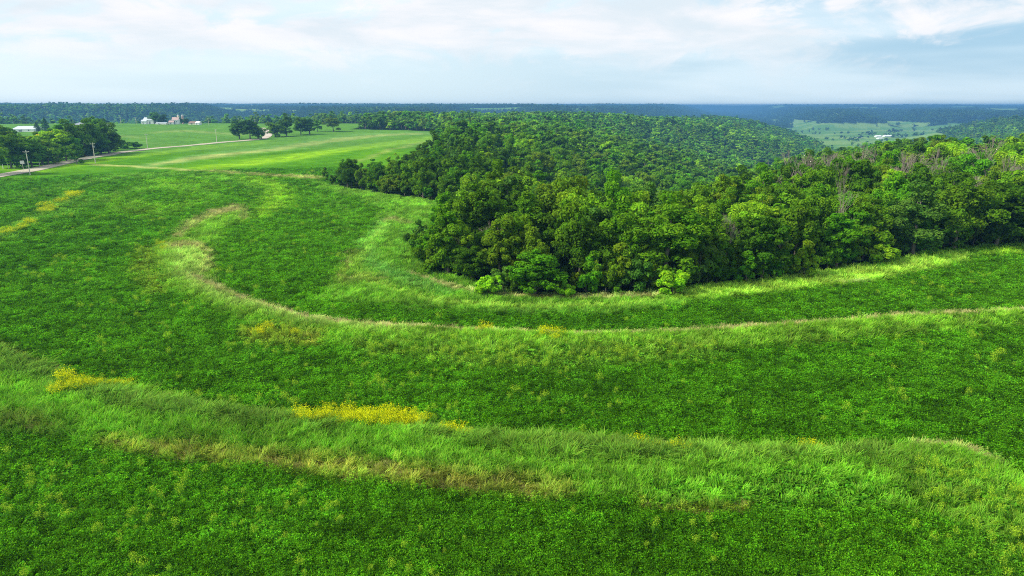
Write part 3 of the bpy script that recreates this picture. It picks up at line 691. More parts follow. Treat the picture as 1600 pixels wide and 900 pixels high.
for (u,v,hp,wp,k,tn,lb) in LW:
    tn = 'mid' if tn == 'dark' and (int(u) % 2 == 0) else tn
    px_tree(u,v-(5 if v > 255 else (2 if v > 245 else 0)),hp,wp,k,tn,lb,group=GL)
for q_ in range(22):
    u_ = -8+q_*8.6; px_tree(u_, np.interp(u_, [0, 60, 120, 200], [259, 254, 246, 236.5])-random.uniform(0, 2.5), random.uniform(14, 22), random.uniform(20, 30), q_ % 4, random.choice(['dark', 'mid', 'lush']), f'{NO[min(q_, 19)]} low bush from the left under the trees beyond the road', 'shrub', 'shrub', 'low bushes beyond the road', SHR, SD(q_ % 4))
px_tree(196,233,14,24,1,'lush','low green hedge bush at the right end of the roadside woods','shrub','shrub',None,SHR,SD(1))
px_tree(211,232,13,22,0,'lush','last rounded bush right of the roadside woods near the third pole','shrub','shrub',None,SHR,SD(0))
px_tree(72,206,22,18,0,'dark','dark conifer right of the long pale barn','conifer_tree','tree',None,CON,(13,3)); px_tree(58,205,14,16,1,'bluish','small grey green conifer touching the long pale barn','conifer_tree','tree',None,CON,(13,3))
px_tree(141,206,24,16,2,'mid','lone dark crown rising over the roadside woods against the blue ridge')
px_tree(168,195,8,9,1,'dark','small dark tree alone on the field crest left of the white barn')
# farm trees
GF = 'trees around the hilltop farm'
for a_ in [(243,193.6,19,18,0,'mid','taller farm tree immediately right of the white barn'),(254,193.6,16,16,3,'dark','dark farm tree right of the taller one'),(284,193.8,10,10,1,'dark','small dark tree right of the farmhouse'),(291,193.8,9,10,0,'dark','low dark tree between farmhouse and brown roofed shed'),(311,194,6,6,1,'dark','tiny tree behind the right end of the brown roofed shed')]: px_tree(*a_, group=GF)
# roadside tree groups on the field
GR = 'open grown trees along the road bend'
for a_ in [(374,217.5,30,30,0,'dark','leftmost tree of the group left of the road bend'),(391,218,32,30,1,'dark','middle tree of the group left of the road bend'),(403,217.5,22,22,3,'mid','lowest tree of the group, touching the road bend'),
           (430,214,24,30,3,'mid','leftmost low tree right of the road bend'),(448,213,34,24,4,'dark','tallest tree right of the road bend'),(470,210.5,28,26,0,'mid','round tree right of the tallest roadside tree'),(484,210,27,26,2,'dark','dark tree fourth right of the road bend'),(496,206,20,16,1,'light','light green tree at the right end of the roadside row'),
           (521,206,25,27,6,'olive','lone spreading tree between the roadside row and the far wood'),(439,200,10,16,7,'mid','small tree behind the roadside row')]: px_tree(*a_, group=GR)

# woodland points
def tri(v, lo, hi): return (v > lo) & (v < hi)
def grid_pts(r0, r1, s, seed):
    g = np.random.default_rng(seed); xs = np.arange(-r1*.85, r1*.85, s); ys = np.arange(max(r0*.6, 60), r1, s)
    Xg, Yg = np.meshgrid(xs, ys); Xg = Xg+(np.arange(len(ys)) % 2)[:, None]*s/2
    x = (Xg+g.uniform(-.38, .38, Xg.shape)*s).ravel(); y = (Yg+g.uniform(-.38, .38, Yg.shape)*s).ravel()
    r = np.hypot(x, y); k = (r >= r0) & (r < r1) & (np.abs(x) < .80*y+12); return x[k], y[k]
TX, TY, TS, TL = [], [], [], []
for (r0, r1, s, lod) in [(85, 230, 5.3, 0), (230, 330, 6.4, 0), (330, 700, 8.8, 0), (700, 1600, 10.8, 1), (1600, 3200, 13.5, 1), (3200, 6200, 17, 1), (6200, 14000, 34, 1)]:
    x, y = grid_pts(r0, r1, s, int(r0)); F = fmask(x, y); k = F > .5; x, y = x[k], y[k]
    sc = (np.random.default_rng(int(r1)).uniform(0, 1, len(x))**1.3*.62+.62)*(1 if s < 15 else 1.0)
    TX.append(x); TY.append(y); TS.append(sc); TL.append(np.full(len(x), lod)+0*x + (s > 15) + (s > 25))
# scattered trees and hedges on the valley floor fields
g = np.random.default_rng(99); hx = g.uniform(600, 2600, 2600); hy = g.uniform(1900, 3700, 2600); hk = fbm(hx/90, hy/45, 77, 2) > .76; hk &= H0(hx, hy) < -70
TX.append(hx[hk]); TY.append(hy[hk]); TS.append(g.uniform(.6, 1, hk.sum())); TL.append(np.ones(hk.sum()))
x, y, sc, lod = map(np.concatenate, (TX, TY, TS, TL))
zg = H0(x, y)
# small trees near the left corner and along the forest's edge are lower
edge = masked_sd(x, y, FOREST, 30); near = (edge > 0) & (edge < 7); sc = np.where(near, sc*.82, sc)
sc = np.where(np.hypot(x, y) < 330, sc*.86, sc); corner = np.exp(-(((x+52)/30)**2+((y-258)/35)**2)); sc = sc*(1-.38*corner)
occ = (edge > 2.6) | (edge < -8)
for (ox, oy, orr) in occupied: occ &= ~(np.hypot(x-ox, y-oy) < orr*.75)
# keep the sight line free that shows the bright shrubs and edge trees
x, y, sc, lod, zg = x[occ], y[occ], sc[occ], lod[occ], zg[occ]
order = np.argsort(np.hypot(x, y)); x, y, sc, lod, zg = x[order], y[order], sc[order], lod[order], zg[order]
dist = np.hypot(x, y); hgt = np.where(lod >= 2, 14*sc, 14.5*sc); wid = np.where(lod >= 3, 18, np.where(lod >= 2, 9, 4.2*sc))
top = (zg+hgt-CAMH)/dist; az = np.arctan2(x, y); NB = 3000; hor = np.full(NB, -9.0)
b0 = ((az-wid/dist+.8)/1.6*NB).astype(int).clip(0, NB-1); b1 = ((az+wid/dist+.8)/1.6*NB).astype(int).clip(0, NB-1)+1
vis = np.zeros(len(x)); groundtop = (zg-CAMH)/dist
# bare ground also hides things
hg = np.full(NB, -9.0)
for i in range(len(x)):
    s_ = hor[b0[i]:b1[i]]; vis[i] = (top[i]-s_.mean()) 
    np.maximum(s_, top[i]-.10*hgt[i]/dist[i], out=s_)
# ground horizon in polar bins
AZ = np.linspace(-.8, .8, 400); RR = np.geomspace(40, 14000, 500); rg, ag = np.meshgrid(RR, AZ); hz_ = (H0(rg*np.sin(ag), rg*np.cos(ag))-CAMH)/rg
cm = np.maximum.accumulate(hz_, axis=1); ai = ((az+.8)/1.6*399).astype(int).clip(0, 399); ri = np.searchsorted(RR, dist).clip(1, 499)-1
gvis = top-cm[ai, ri]
keep = (vis > -14/dist-.002) & (gvis > -6/dist)
score = np.clip(np.minimum(vis, hgt/dist), 0, 1)*wid/dist*keep*(gvis > 0)*(np.abs(az) < .69)*(dist < 420)
N_IND = 235
ind = np.argsort(-score)[:N_IND]; is_ind = np.zeros(len(x), bool); is_ind[ind] = True
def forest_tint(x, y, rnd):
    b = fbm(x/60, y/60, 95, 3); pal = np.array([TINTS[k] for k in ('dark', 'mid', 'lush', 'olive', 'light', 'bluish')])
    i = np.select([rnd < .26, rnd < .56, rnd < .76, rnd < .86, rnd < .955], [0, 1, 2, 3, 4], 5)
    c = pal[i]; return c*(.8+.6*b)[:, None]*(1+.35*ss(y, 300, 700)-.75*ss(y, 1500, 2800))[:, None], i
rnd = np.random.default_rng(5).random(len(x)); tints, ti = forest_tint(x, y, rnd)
SH = ['dark green', 'mid green', 'rich green', 'olive tinged', 'light green', 'bluish green']
ORD = ['first', 'second', 'third', 'fourth', 'fifth', 'sixth', 'seventh', 'eighth', 'ninth', 'tenth']
uu, vv = to_px(x, y, zg+hgt)
ind = ind[np.argsort(uu[ind])]
LM = [(714,'the slim pale trunk'),(763,'the bright lime shrub'),(835,'the dense olive tree'),(1040,'the biggest edge tree'),(1128,'the bare pinkish tree'),(1256,'the upright light shrub'),(1378,'the broad rounded shrub'),(1535,'the leaning bare tree')]
groups_cnt = {}
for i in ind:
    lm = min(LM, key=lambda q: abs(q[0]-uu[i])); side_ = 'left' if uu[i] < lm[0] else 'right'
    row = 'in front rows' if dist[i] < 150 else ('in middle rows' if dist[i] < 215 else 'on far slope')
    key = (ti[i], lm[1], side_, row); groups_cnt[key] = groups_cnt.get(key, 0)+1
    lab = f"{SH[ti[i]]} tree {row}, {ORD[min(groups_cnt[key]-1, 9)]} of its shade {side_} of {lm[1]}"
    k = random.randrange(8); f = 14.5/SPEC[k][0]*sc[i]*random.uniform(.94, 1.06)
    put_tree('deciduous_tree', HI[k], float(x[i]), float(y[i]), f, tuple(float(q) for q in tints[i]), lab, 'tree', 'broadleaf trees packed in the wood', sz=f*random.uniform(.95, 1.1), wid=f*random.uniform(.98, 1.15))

# ------------------------------------------------------------------ scattering through geometry nodes (uncountable cover and the far woods)
def scatter(name, protos, P, rot, scl, idx, tint, label, cat=None):
    me = bpy.data.meshes.new(name); me.vertices.add(len(P)); me.vertices.foreach_set('co', np.asarray(P, np.float32).ravel())
    for an, ty, arr in (('rot', 'FLOAT_VECTOR', rot), ('scl', 'FLOAT_VECTOR', scl), ('tint', 'FLOAT_COLOR', np.concatenate([tint, np.ones((len(P), 1))], 1))):
        a = me.attributes.new(an, ty, 'POINT'); a.data.foreach_set('color' if ty == 'FLOAT_COLOR' else 'vector', np.asarray(arr, np.float32).ravel())
    a = me.attributes.new('pick', 'INT', 'POINT'); a.data.foreach_set('value', np.asarray(idx, np.int32))
    o = link(name, me); tag(o, label, cat, kind='stuff')
    c = bpy.data.collections.new(name+'_kinds')
    for p in sorted(protos, key=lambda q: q.name): c.objects.link(p)
    ng = bpy.data.node_groups.new(name+'_scatter', 'GeometryNodeTree')
    ng.interface.new_socket('Geometry', in_out='INPUT', socket_type='NodeSocketGeometry'); ng.interface.new_socket('Geometry', in_out='OUTPUT', socket_type='NodeSocketGeometry')
    gi, go = ng.nodes.new('NodeGroupInput'), ng.nodes.new('NodeGroupOutput')
    ci = ng.nodes.new('GeometryNodeCollectionInfo'); ci.inputs['Collection'].default_value = c; ci.inputs['Separate Children'].default_value = True; ci.inputs['Reset Children'].default_value = True
    ip = ng.nodes.new('GeometryNodeInstanceOnPoints'); ip.inputs['Pick Instance'].default_value = True
    def na(nm, ty):
        n = ng.nodes.new('GeometryNodeInputNamedAttribute'); n.data_type = ty; n.inputs['Name'].default_value = nm
        return [s for s in n.outputs if s.enabled and s.name == 'Attribute'][0]
    L = ng.links.new
    L(gi.outputs[0], ip.inputs['Points']); L(ci.outputs[0], ip.inputs['Instance']); L(na('pick', 'INT'), ip.inputs['Instance Index'])
    e2r = ng.nodes.new('FunctionNodeEulerToRotation'); L(na('rot', 'FLOAT_VECTOR'), e2r.inputs[0]); L(e2r.outputs[0], ip.inputs['Rotation']); L(na('scl', 'FLOAT_VECTOR'), ip.inputs['Scale'])
    L(ip.outputs[0], go.inputs[0])
    md = o.modifiers.new('scatter', 'NODES'); md.node_group = ng
    return o
def cover(name, protos, x, y, z, sc, tint, label, tilt=.15, zs=None, g=None):
    g = g or np.random.default_rng(len(x)+3); n = len(x)
    rot = np.stack([g.normal(0, tilt, n), g.normal(0, tilt, n), g.uniform(0, 6.283, n)], 1)
    s = np.stack([sc, sc, sc*(zs if zs is not None else 1)*g.uniform(.85, 1.15, n)], 1)
    return scatter(name, protos, np.stack([x, y, z], 1), rot, s, g.integers(0, len(protos), n), tint, label)
rest = keep & ~is_ind
for nm, lab, sel, protos, ws in (
    ('woodland', 'dense green broadleaf canopy filling the ravine and ridge behind the front trees', rest & (lod == 0) , MID, 1.12),
    ('distant_woodland', 'far wooded slopes and ridges fading to blue', rest & (lod >= 1), LOW, 1.18)):
    n = sel.sum(); g = np.random.default_rng(8); s = sc[sel]*g.uniform(.92, 1.08, n); lw = lod[sel]
    wx_ = s*ws*np.where(lw >= 3, 3.6, np.where(lw >= 2, 1.85, np.where(dist[sel] > 1600, 1.42, np.where(dist[sel] > 330, 1.27, 1.0))))
    sz_ = s*np.where(lw >= 3, 1.15, 1.0)
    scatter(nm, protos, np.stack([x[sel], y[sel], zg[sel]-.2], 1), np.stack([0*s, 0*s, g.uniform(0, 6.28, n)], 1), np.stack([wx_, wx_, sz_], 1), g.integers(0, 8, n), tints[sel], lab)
    print(nm, n)

# ------------------------------------------------------------------ low plants: prototypes
def crop_proto(k):
    g = np.random.default_rng(600+k); n = 170; R = .42; st = g.uniform(-1, 1, (14, 2))*R*.8
    i = g.integers(0, 14, n); hgt_ = g.uniform(.35, .62, 14); z = hgt_[i]*g.uniform(.25, 1, n)**.6
    c = np.stack([st[i, 0]+g.normal(0, .07, n), st[i, 1]+g.normal(0, .07, n), z], 1)
    V, F = leaf_quads(c, nrm(g.normal(size=(n, 3))*.6+np.array((0, 0, .8))), g.uniform(.035, .07, n), g, .5)
    me = mk_mesh('crop_clump', V, F, [M_CROP]); add_leaf_attr(me, np.stack([g.random(n), g.random(n), 0*z], 1), 4); return bpy.data.objects.new('crop_clump', me)
def grass_proto(k, n=70, R=.34, H=.95, w=.012, lean=.35, tipc=.0, name='grass_tuft', mat=None, droop=.3):
    g = np.random.default_rng(700+k); a = g.uniform(0, 6.28, n); r = R*np.sqrt(g.random(n)); b = np.stack([np.cos(a)*r, np.sin(a)*r, 0*a], 1)
    ld = nrm(np.stack([g.normal(size=n)*.6+.9, g.normal(size=n)*.8, 0*a], 1)); L = H*g.uniform(.6, 1.15, n); ln = lean*g.uniform(.3, 1.5, n)
    s = nrm(np.cross(ld, (0, 0, 1.0)))*w*g.uniform(.7, 1.4, n)[:, None]
    p1 = b+ld*(ln*L*.35)[:, None]+np.array((0, 0, 1))*(L*.55)[:, None]; p2 = b+ld*(ln*L+droop*ln*L)[:, None]+np.array((0, 0, 1))*(L*(1-.35*ln))[:, None]
    V = np.stack([b-s, b+s, p1+s*.9, p1-s*.9, p2+s*.35, p2-s*.35], 1).reshape(-1, 3); i = np.arange(n)[:, None]*6
    F = np.concatenate([i+np.array([[0, 1, 2, 3]]), i+np.array([[3, 2, 4, 5]])])
    me = mk_mesh(name, V, F, [mat or M_GRASS]); rr = g.random(n); tp = (g.random(n) < .5)*tipc
    col = np.concatenate([np.stack([rr*.8, g.random(n), 0*a], 1), np.stack([rr*.8+.2, g.random(n), tp], 1)]); add_leaf_attr(me, col, 4); return bpy.data.objects.new(name, me)
def flower_proto(k, H=.9, dens=1.0, name='flower_clump', mat=None, nst=34, spread=.38):
    g = np.random.default_rng(800+k); n = nst; a = g.uniform(0, 6.28, n); r = spread*np.sqrt(g.random(n)); b = np.stack([np.cos(a)*r, np.sin(a)*r, 0*a], 1); L = H*g.uniform(.7, 1.1, n)
    t = b*1.25+np.array((0, 0, 1))*L[:, None]; s = np.stack([-np.sin(a), np.cos(a), 0*a], 1)*.008
    V1 = np.stack([b-s, b+s, t+s, t-s], 1).reshape(-1, 3); F1 = np.arange(4*n).reshape(-1, 4)
    m_ = int(9*dens); i = np.repeat(np.arange(n), m_); c = t[i]+g.normal(0, 1, (n*m_, 3))*np.array((.07, .07, .09)); V2, F2 = leaf_quads(c, nrm(g.normal(size=(n*m_, 3))+np.array((0, 0, 1))), g.uniform(.018, .036, n*m_), g, .8)
    q = 60; c3 = np.stack([g.normal(0, .22, q), g.normal(0, .22, q), g.uniform(.1, .65*H, q)], 1); V3, F3 = leaf_quads(c3, nrm(g.normal(size=(q, 3))+np.array((0, 0, 1))), g.uniform(.04, .08, q), g, .4)
    V, F = join([(V1, F1), (V2, F2), (V3, F3)]); me = mk_mesh(name, V, F, [mat or M_FLOWER])
    col = np.concatenate([np.stack([.5+0*a, .5+0*a, 0*a], 1), np.stack([g.random(n*m_), g.random(n*m_), .95+0*i], 1), np.stack([g.random(q), g.random(q), np.zeros(q)], 1)]); add_leaf_attr(me, col, 4); return bpy.data.objects.new(name, me)
def broad_proto(k, n=46, R=.36, H=.5, size=.12, name='broadleaf_weed'):
    g = np.random.default_rng(900+k); a = g.uniform(0, 6.28, n); r = R*np.sqrt(g.random(n)); c = np.stack([np.cos(a)*r, np.sin(a)*r, H*g.uniform(.3, 1, n)], 1)
    V, F = leaf_quads(c, nrm(np.stack([np.cos(a)*.5, np.sin(a)*.5, 1+0*a], 1)+.35*g.normal(size=(n, 3))), size*g.uniform(.6, 1.2, n), g, .62)
    me = mk_mesh(name, V, F, [M_CROP]); add_leaf_attr(me, np.stack([g.random(n), g.random(n), 0*a], 1), 4); return bpy.data.objects.new(name, me)
CROP = [crop_proto(k) for k in range(8)]
GRASS = [grass_proto(k, 55, w=.018, tipc=.15) for k in range(6)]
CREST = [grass_proto(10+k, 65, .36, 1.05, .020, .5, .10, 'leaning_grass', droop=.5) for k in range(6)]
DRYG = [grass_proto(20+k, 65, .34, .85, .015, .35, .9, 'dry_grass_tuft') for k in range(4)]
FLOW = [flower_proto(k) for k in range(4)]
WEED = [flower_proto(10+k, 1.05, .7, 'tall_weed', M_WEED, 22, .16) for k in range(4)]
BROAD = [broad_proto(k) for k in range(5)]

# ------------------------------------------------------------------ low plants: placement, denser near the camera
def spaced(r0, r1, base, power, seed):
    g = np.random.default_rng(seed); X_, Y_ = [], []; r = r0
    while r < r1:
        s = base*(r/50)**power; n = int(2*.80*r/s); a = (np.arange(n)+g.uniform(-.5, .5, n))/n*1.6-.8; rr_ = r+g.uniform(-.5, .5, n)*s
        X_.append(rr_*np.sin(a)); Y_.append(rr_*np.cos(a)); r += s
    return np.concatenate(X_), np.concatenate(Y_)
gx, gy = spaced(33, 330, .46, .78, 12)
c, kind, yl, hh, F = ground(gx, gy)
ok = F < .35
rdm = np.random.default_rng(13); r2 = rdm.random(len(gx))
# keep clear of the roads
for rx_, ry_, w_ in ((rxy[0], rxy[1], 5.0),):
    for s in range(0, len(gx), 20000):
        pass
rdist, _ = pl_dist(gx, gy, [(float(a_), float(b_), 0.0) for a_, b_ in zip(rxy[0][::4], rxy[1][::4])]); ok &= rdist > 4.5
gx, gy, c, kind, yl, hh, r2 = gx[ok], gy[ok], c[ok], kind[ok], yl[ok], hh[ok], r2[ok]
gz = H0(gx, gy)+hh; gr = np.hypot(gx, gy); gs = (gr/50)**.62; gs = np.where(gr < 50, gs**.5, gs)
hfac = 1/np.maximum(gs, 1)**.75
kind = np.where(r2 < yl, 7, kind)
def sub(m, mul=1.0, colour=None, mixw=.35, var=.2, seed=1):
    g = np.random.default_rng(seed+17); b = c[m]*mul
    if colour is not None: b = b*(1-mixw)+np.array(colour)*mixw
    return b*(1+g.uniform(-var, var, m.sum()))[:, None]
fine = .5*fbm(gx/1.1, gy/1.1, 87, 2)+.5*fbm(gx/4.2+.25*gy, gy/1.0-.08*gx, 75, 3)
def put(nm, protos, m, sc_, tint, lab, tilt=.12, zs=1.0):
    print(nm, int(m.sum())); cover(nm, protos, gx[m], gy[m], gz[m]-.04, sc_*gs[m], tint, lab, tilt, zs*hfac[m])
BO = 1.75
m = kind == 0; put('crop_cover', CROP, m, (.75+.95*fine[m]), sub(m, BO*.95, (.068,.215,.006), .3, .6), 'dark green leafy hay crop covering the contour strips', .1, 1.0)
m = kind == 1; put('field_grass', GRASS, m, 1.0+.3*fine[m], sub(m, BO*.9, None, 0, .35), 'mid green standing grass on terraces and waterway', .15, .75)
m = kind == 4; put('leaning_grass', CREST, m, 1.15+.3*fine[m], sub(m, BO*.72, (.12,.24,.025), .25, .35), 'tall grey green grass leaning over the terrace crests', .15, .9)
m = kind == 2; put('seeding_grass', DRYG, m, .95+.2*fine[m], sub(m, 1.3, (.42,.42,.16), .4, .25), 'pale tan seed headed grass along the terrace lines', .15, .7)
m = kind == 3; put('dry_grass', DRYG, m, .85+.2*fine[m], sub(m, 1.2, (.28,.25,.06), .4, .3), 'brownish dry grass at the foot of the near terrace', .15, .6)
m = kind == 5; put('broadleaf_weeds', BROAD, m, 1.05+.3*fine[m], sub(m, 1.1, (.08,.28,.015), .6, .35), 'bright green broad leaved weeds low on the near terrace', .15, 1.0)
m = (kind == 6) & (r2 < .55); put('pale_weeds', WEED, m, .45+.85*r2[m]/.55, sub(m, 1.8, (.10,.26,.02), .5, .2), 'yellowish tall weeds dotted through the hay crop', .12, 1.0)
m = (kind == 6) & (r2 >= .55); put('leafy_weeds', BROAD, m, .6+1.8*(r2[m]-.55), sub(m, 1.5, (.10,.34,.015), .6, .3), 'light green leafy weeds dotted through the hay crop', .12, 1.0)
m = kind == 7; put('yellow_wildflowers', FLOW, m, .8+.8*np.random.default_rng(3).random(int(m.sum()))**2, sub(m, 1.3, (.10,.26,.02), .6, .1), 'bright yellow wildflower drifts on the terrace crests', .1, 1.05)

# ------------------------------------------------------------------ utility poles
def make_pole():
    e = empty('utility_pole', (0, 0, 0), 0, 'x', 'utility pole', 'utility poles along the road')
    b = MB(); b.tube((0, 0, -.5), (0, 0, 10.8), .20, .13, 8); b.build('shaft', M_POLE, e)
    b = MB(); b.box(-1.15, 1.15, -.20, -.06, 10.0, 10.16); b.build('crossarm', M_POLE, e)
    b = MB(); b.tube((-.7, -.13, 10.0), (0, -.12, 9.3), .025, .025, 5); b.tube((.7, -.13, 10.0), (0, -.12, 9.3), .025, .025, 5); b.build('brace', M_TANK, e)
    for xx in (-1.0, .45, 1.0):
        b = MB(); b.tube((xx, -.13, 10.16), (xx, -.13, 10.28), .03, .03, 6); b.tube((xx, -.13, 10.28), (xx, -.13, 10.42), .075, .05, 6); b.build('insulator', M_SIGN, e)
    return e
POLE0 = make_pole()
def copy_tree(o, parent=None):
    c_ = o.copy(); COL.objects.link(c_); c_.parent = parent
    for ch in list(o.children): copy_tree(ch, c_)
    return c_
PL = [(47,273.5,38,'nearest utility pole, at the left beside the road below the dark trees'),(149,254.5,31,'second utility pole, carrying a grey transformer, at the road edge'),(231,234.5,25,'third utility pole, at the road right of the roadside bushes'),
      (339,223.5,21,'fourth utility pole, right of the third one at the road'),(326,195.5,11,'pole on the field crest right of the brown roofed shed'),(189,194.2,11,'pole on the field crest, first right of the small lone tree'),
      (213,194.2,11,'pole on the field crest just left of the white barn'),(227,192,10,'pole top rising over the white barn'),(373,197,12,'pole rising above the trees left of the road bend'),(399,198,12,'pole directly above the road bend trees, right one of the pair'),(163,194.5,8,'faint pole left of the small lone crest tree')]
for i, (u, v, hp, lb) in enumerate(PL):
    xx, yy, t_ = at_px(u, v); p = POLE0 if i == 0 else copy_tree(POLE0)
    zz = float(Hq(xx, yy)[0]); p.location = (xx, yy, zz); s = hp*t_/FPX/10.8; p.scale = (1, 1, s); p['label'] = lb
    p.rotation_euler.z = [.3, .35, .9, 1.0, .2, .2, .2, .2, .2, .2, .2][i]
    if i == 1:
        b = MB(); b.tube((.42, .1, 8.2), (.42, .1, 9.1), .26, .26, 12); b.build('transformer', M_TANK, p)
# road sign near the first pole, fence posts beyond the road
xx, yy, t_ = at_px(37, 268); e = empty('road_sign', (xx, yy, float(Hq(xx, yy)[0])), .3, 'small pale sign board on a post left of the nearest pole', 'sign')
b = MB(); b.tube((0, 0, -.3), (0, 0, 4.4), .06, .06, 6); b.build('post', M_POLE, e)
b = MB(); b.box(-.8, .8, -.1, -.06, 3.2, 4.6); b.build('board', M_SIGN, e)
fp = None
for i, (u, v, lb) in enumerate([(5,264,'pale fence post nearest the left frame edge beyond the road'),(13,263.5,'pale fence post second from the left frame edge'),(22,263,'pale fence post third from the left, below the dark trees'),(41,261.5,'pale fence post just left of the nearest pole'),(62,259.5,'pale fence post right of the nearest pole')]):
    xx, yy, t_ = at_px(u, v)
    if fp is None:
        b = MB(); b.tube((0, 0, -.3), (0, 0, 2.0), .16, .13, 8); b.tube((0, 0, 2.0), (0, 0, 2.1), .13, .04, 8); b.tube((0, 0, 1.5), (0, 0, 1.56), .155, .155, 8); o_ = b.build('fence_post', M_SIGN)
        fp = o_
    else: o_ = fp.copy(); COL.objects.link(o_)
    o_.location = (xx, yy, float(Hq(xx, yy)[0])); tag(o_, lb, 'fence post', 'fence posts beyond the road')

# ------------------------------------------------------------------ farm buildings
def building(name, u, v, wpx, hpx, depth, roofm, wallm, label, rz=0, roof_frac=.4, doors=1, wins=2, group=None, chimney=False, z_off=0):
    xx, yy, t_ = at_px(u, v); mpp = t_/FPX; w = wpx*mpp; h = hpx*mpp; hw = h*(1-roof_frac); zz = float(Hq(xx, yy)[0])-.3+z_off
    e = empty(name, (xx, yy, zz), rz, label, 'building', group)
    b = MB(); b.add([(-w/2, 0, 0), (w/2, 0, 0), (w/2, depth, 0), (-w/2, depth, 0), (-w/2, 0, hw), (w/2, 0, hw), (w/2, depth, hw), (-w/2, depth, hw), (-w/2, depth/2, h-.12), (w/2, depth/2, h-.12)],
        [(0, 1, 5, 4), (3, 7, 6, 2), (0, 4, 8, 7, 3), (1, 2, 6, 9, 5), (0, 3, 2, 1)]); b.build('wall', wallm, e)
    ov = .35; b = MB(); th_ = .14; sl = (h-hw)/(depth/2)
    for sgn, y0 in ((1, -ov), (-1, depth+ov)):
        z0 = hw-sl*ov; b.add([(-w/2-ov, y0, z0), (w/2+ov, y0, z0), (w/2+ov, depth/2, h), (-w/2-ov, depth/2, h), (-w/2-ov, y0, z0+th_), (w/2+ov, y0, z0+th_), (w/2+ov, depth/2, h+th_), (-w/2-ov, depth/2, h+th_)],
            [(0, 1, 2, 3), (7, 6, 5, 4), (0, 4, 5, 1), (1, 5, 6, 2), (3, 2, 6, 7), (0, 3, 7, 4)])
    rf = b.build('roof', roofm, e)
    if chimney: b = MB(); b.box(w*.2-.4, w*.2+.4, depth/2-.4, depth/2+.4, h-.4, h+1.4); b.build('chimney', M_BROWN, rf)
    for i in range(doors):
        cx = -w/2+(i+.6)*w/(doors+.6); dw = min(1.6, w*.08)
        b = MB(); b.box(cx-dw, cx+dw, -.08, .0-.003, .05, min(hw*.8, 3.4)); b.build('door', M_GREY, e)
    for i in range(wins):
        cx = -w/2+(i+.35)*w/(wins+.1); b = MB(); b.box(cx-.55, cx+.55, -.07, -.003, hw*.5, hw*.5+1.2); b.build('window', M_GLASS, e)
    return e
building('barn', 36, 206, 32, 8.5, 24, M_TIN, M_WHITE, 'long pale roofed barn behind the left roadside woods', .1, .5, 1, 3)
building('shed', 130, 197.5, 36, 6, 30, M_GREY, M_WHITE, 'long grey roofed shed low behind the roadside woods', -.05, .55, 1, 2)
building('barn', 232, 193.6, 15, 10, 14, M_TIN, M_WHITE, 'white barn at the left end of the hilltop farm', .15, .35, 2, 1)
building('barn', 224.5, 194, 7, 7, 8, M_TIN, M_WHITE, 'low white wing attached left of the white hilltop barn', .15, .3, 1, 0)
building('shed', 251, 194.6, 16, 3.2, 8, M_TIN, M_CREAM, 'low cream shed in front of the two farm trees', 0, .35, 1, 1)
building('farmhouse', 274, 194.2, 9, 11, 9, M_RED, M_WHITE, 'white two storey farmhouse with red roof on the hilltop', .2, .35, 1, 3, chimney=True)
building('shed', 267.5, 194.3, 7, 6, 7, M_RED, M_WHITE, 'small red roofed shed left of the farmhouse', .2, .4, 1, 0)
building('shed', 301, 194.5, 14, 5, 9, M_BROWN, M_CREAM, 'brown roofed shed at the right end of the hilltop farm', -.1, .5, 1, 1)
building('garage', 308, 194.7, 6, 5, 7, M_WHITE, M_WHITE, 'small bright white garage at the right end of the brown roofed shed', -.1, .4, 1, 0)
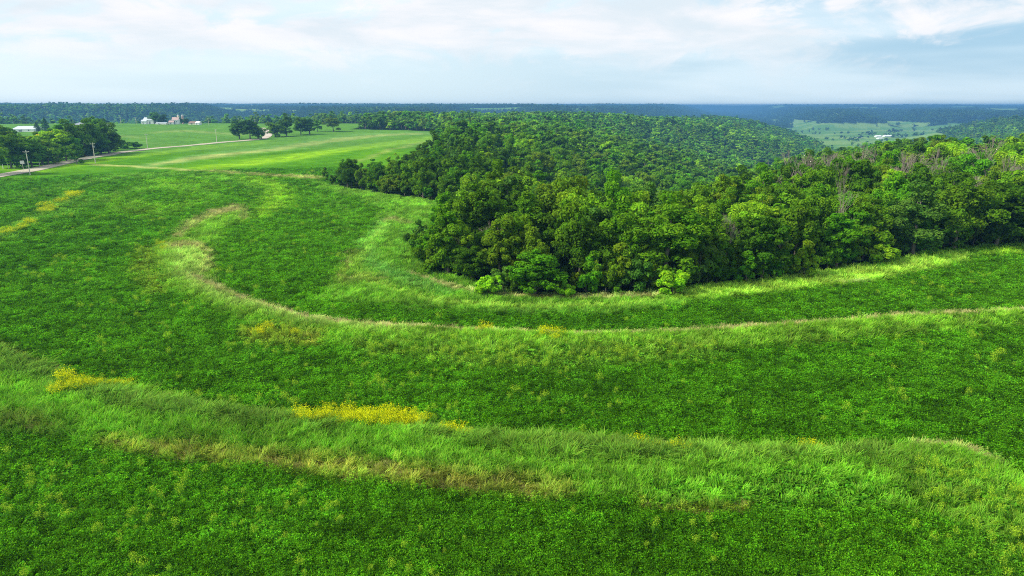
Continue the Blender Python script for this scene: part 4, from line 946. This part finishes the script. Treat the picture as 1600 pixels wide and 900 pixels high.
for i, (u, r_, lb) in enumerate([(271.5, 1.3, 'slim pale silo left of the farmhouse roof'), (278.5, 1.3, 'slim reddish silo right of the farmhouse roof')]):
    xx, yy, t_ = at_px(u, 193.9); yy += 14; e = empty('silo', (xx, yy, float(Hq(xx, yy)[0])-.3), 0, lb, 'silo', 'pair of silos at the hilltop farm')
    b = MB(); b.tube((0, 0, 0), (0, 0, 11), r_, r_, 16); b.build('silo_wall', M_CREAM if i == 0 else M_RED, e); b = MB(); b.dome((0, 0, 11), r_*1.02, 1.1); b.build('silo_dome', M_TANK, e)
# valley farm at the right
GV = 'white buildings of the valley farm'
for (u, v, w_, h_, lb) in [(1374,214.5,9,3.0,'left white shed of the valley farm under the right ridge'),(1388,214.2,12,3.2,'longest white barn of the valley farm under the right ridge'),(1377,217.5,8,2.2,'nearer low shed of the valley farm'),(1345,216.2,4,1.6,'small white shed left of the valley farm')]:
    building('barn', u, v, w_, h_, 16, M_WHITE, M_WHITE, lb, .1, .45, 0, 0, GV)
# tiny farm buildings on the blue ridges
GH = 'tiny pale farm buildings on the far ridges'
for (u, v, w_, h_, lb) in [(66,172.5,7,2.2,'pale building on the left ridge below the skyline'),(74,171,3,1.8,'tiny pale building right of the left ridge building'),(83,173.4,5,1.4,'low pale shed on the left ridge above the woods'),(395,166.6,7,1.6,'tiny pale building on the skyline above the road bend'),(438,166.3,5,1.5,'tiny pale building on the skyline above the roadside row'),
    (646,164.5,6,1.6,'pale building on the skyline above the far wood, left one'),(660,164.3,5,1.5,'pale building on the skyline above the far wood, right one'),(806,164.2,6,1.8,'white building on the skyline above the centre of the wood'),(846,164.6,4,1.4,'tiny white building on the skyline right of centre'),(1090,188,5,1.3,'tiny pale building deep in the blue valley')]:
    building('barn', u, v, w_, h_, 14, M_WHITE, M_WHITE, lb, random.uniform(-.3, .3), .4, 0, 0, GH, z_off=5)

# ------------------------------------------------------------------ haze
hz = MB(); hz.box(-9000, 9000, -3000, 14000, -100, 36)
m, t, o = mat_new('haze_air'); pv = nd(t, 'ShaderNodeVolumePrincipled'); pv.inputs['Color'].default_value = (.15, .40, .78, 1); pv.inputs['Density'].default_value = .00019; pv.inputs['Anisotropy'].default_value = .2
t.links.new(pv.outputs[0], o.inputs['Volume'])
ho = hz.build('haze', m); tag(ho, 'thin bluish summer haze over the whole valley', kind='stuff')
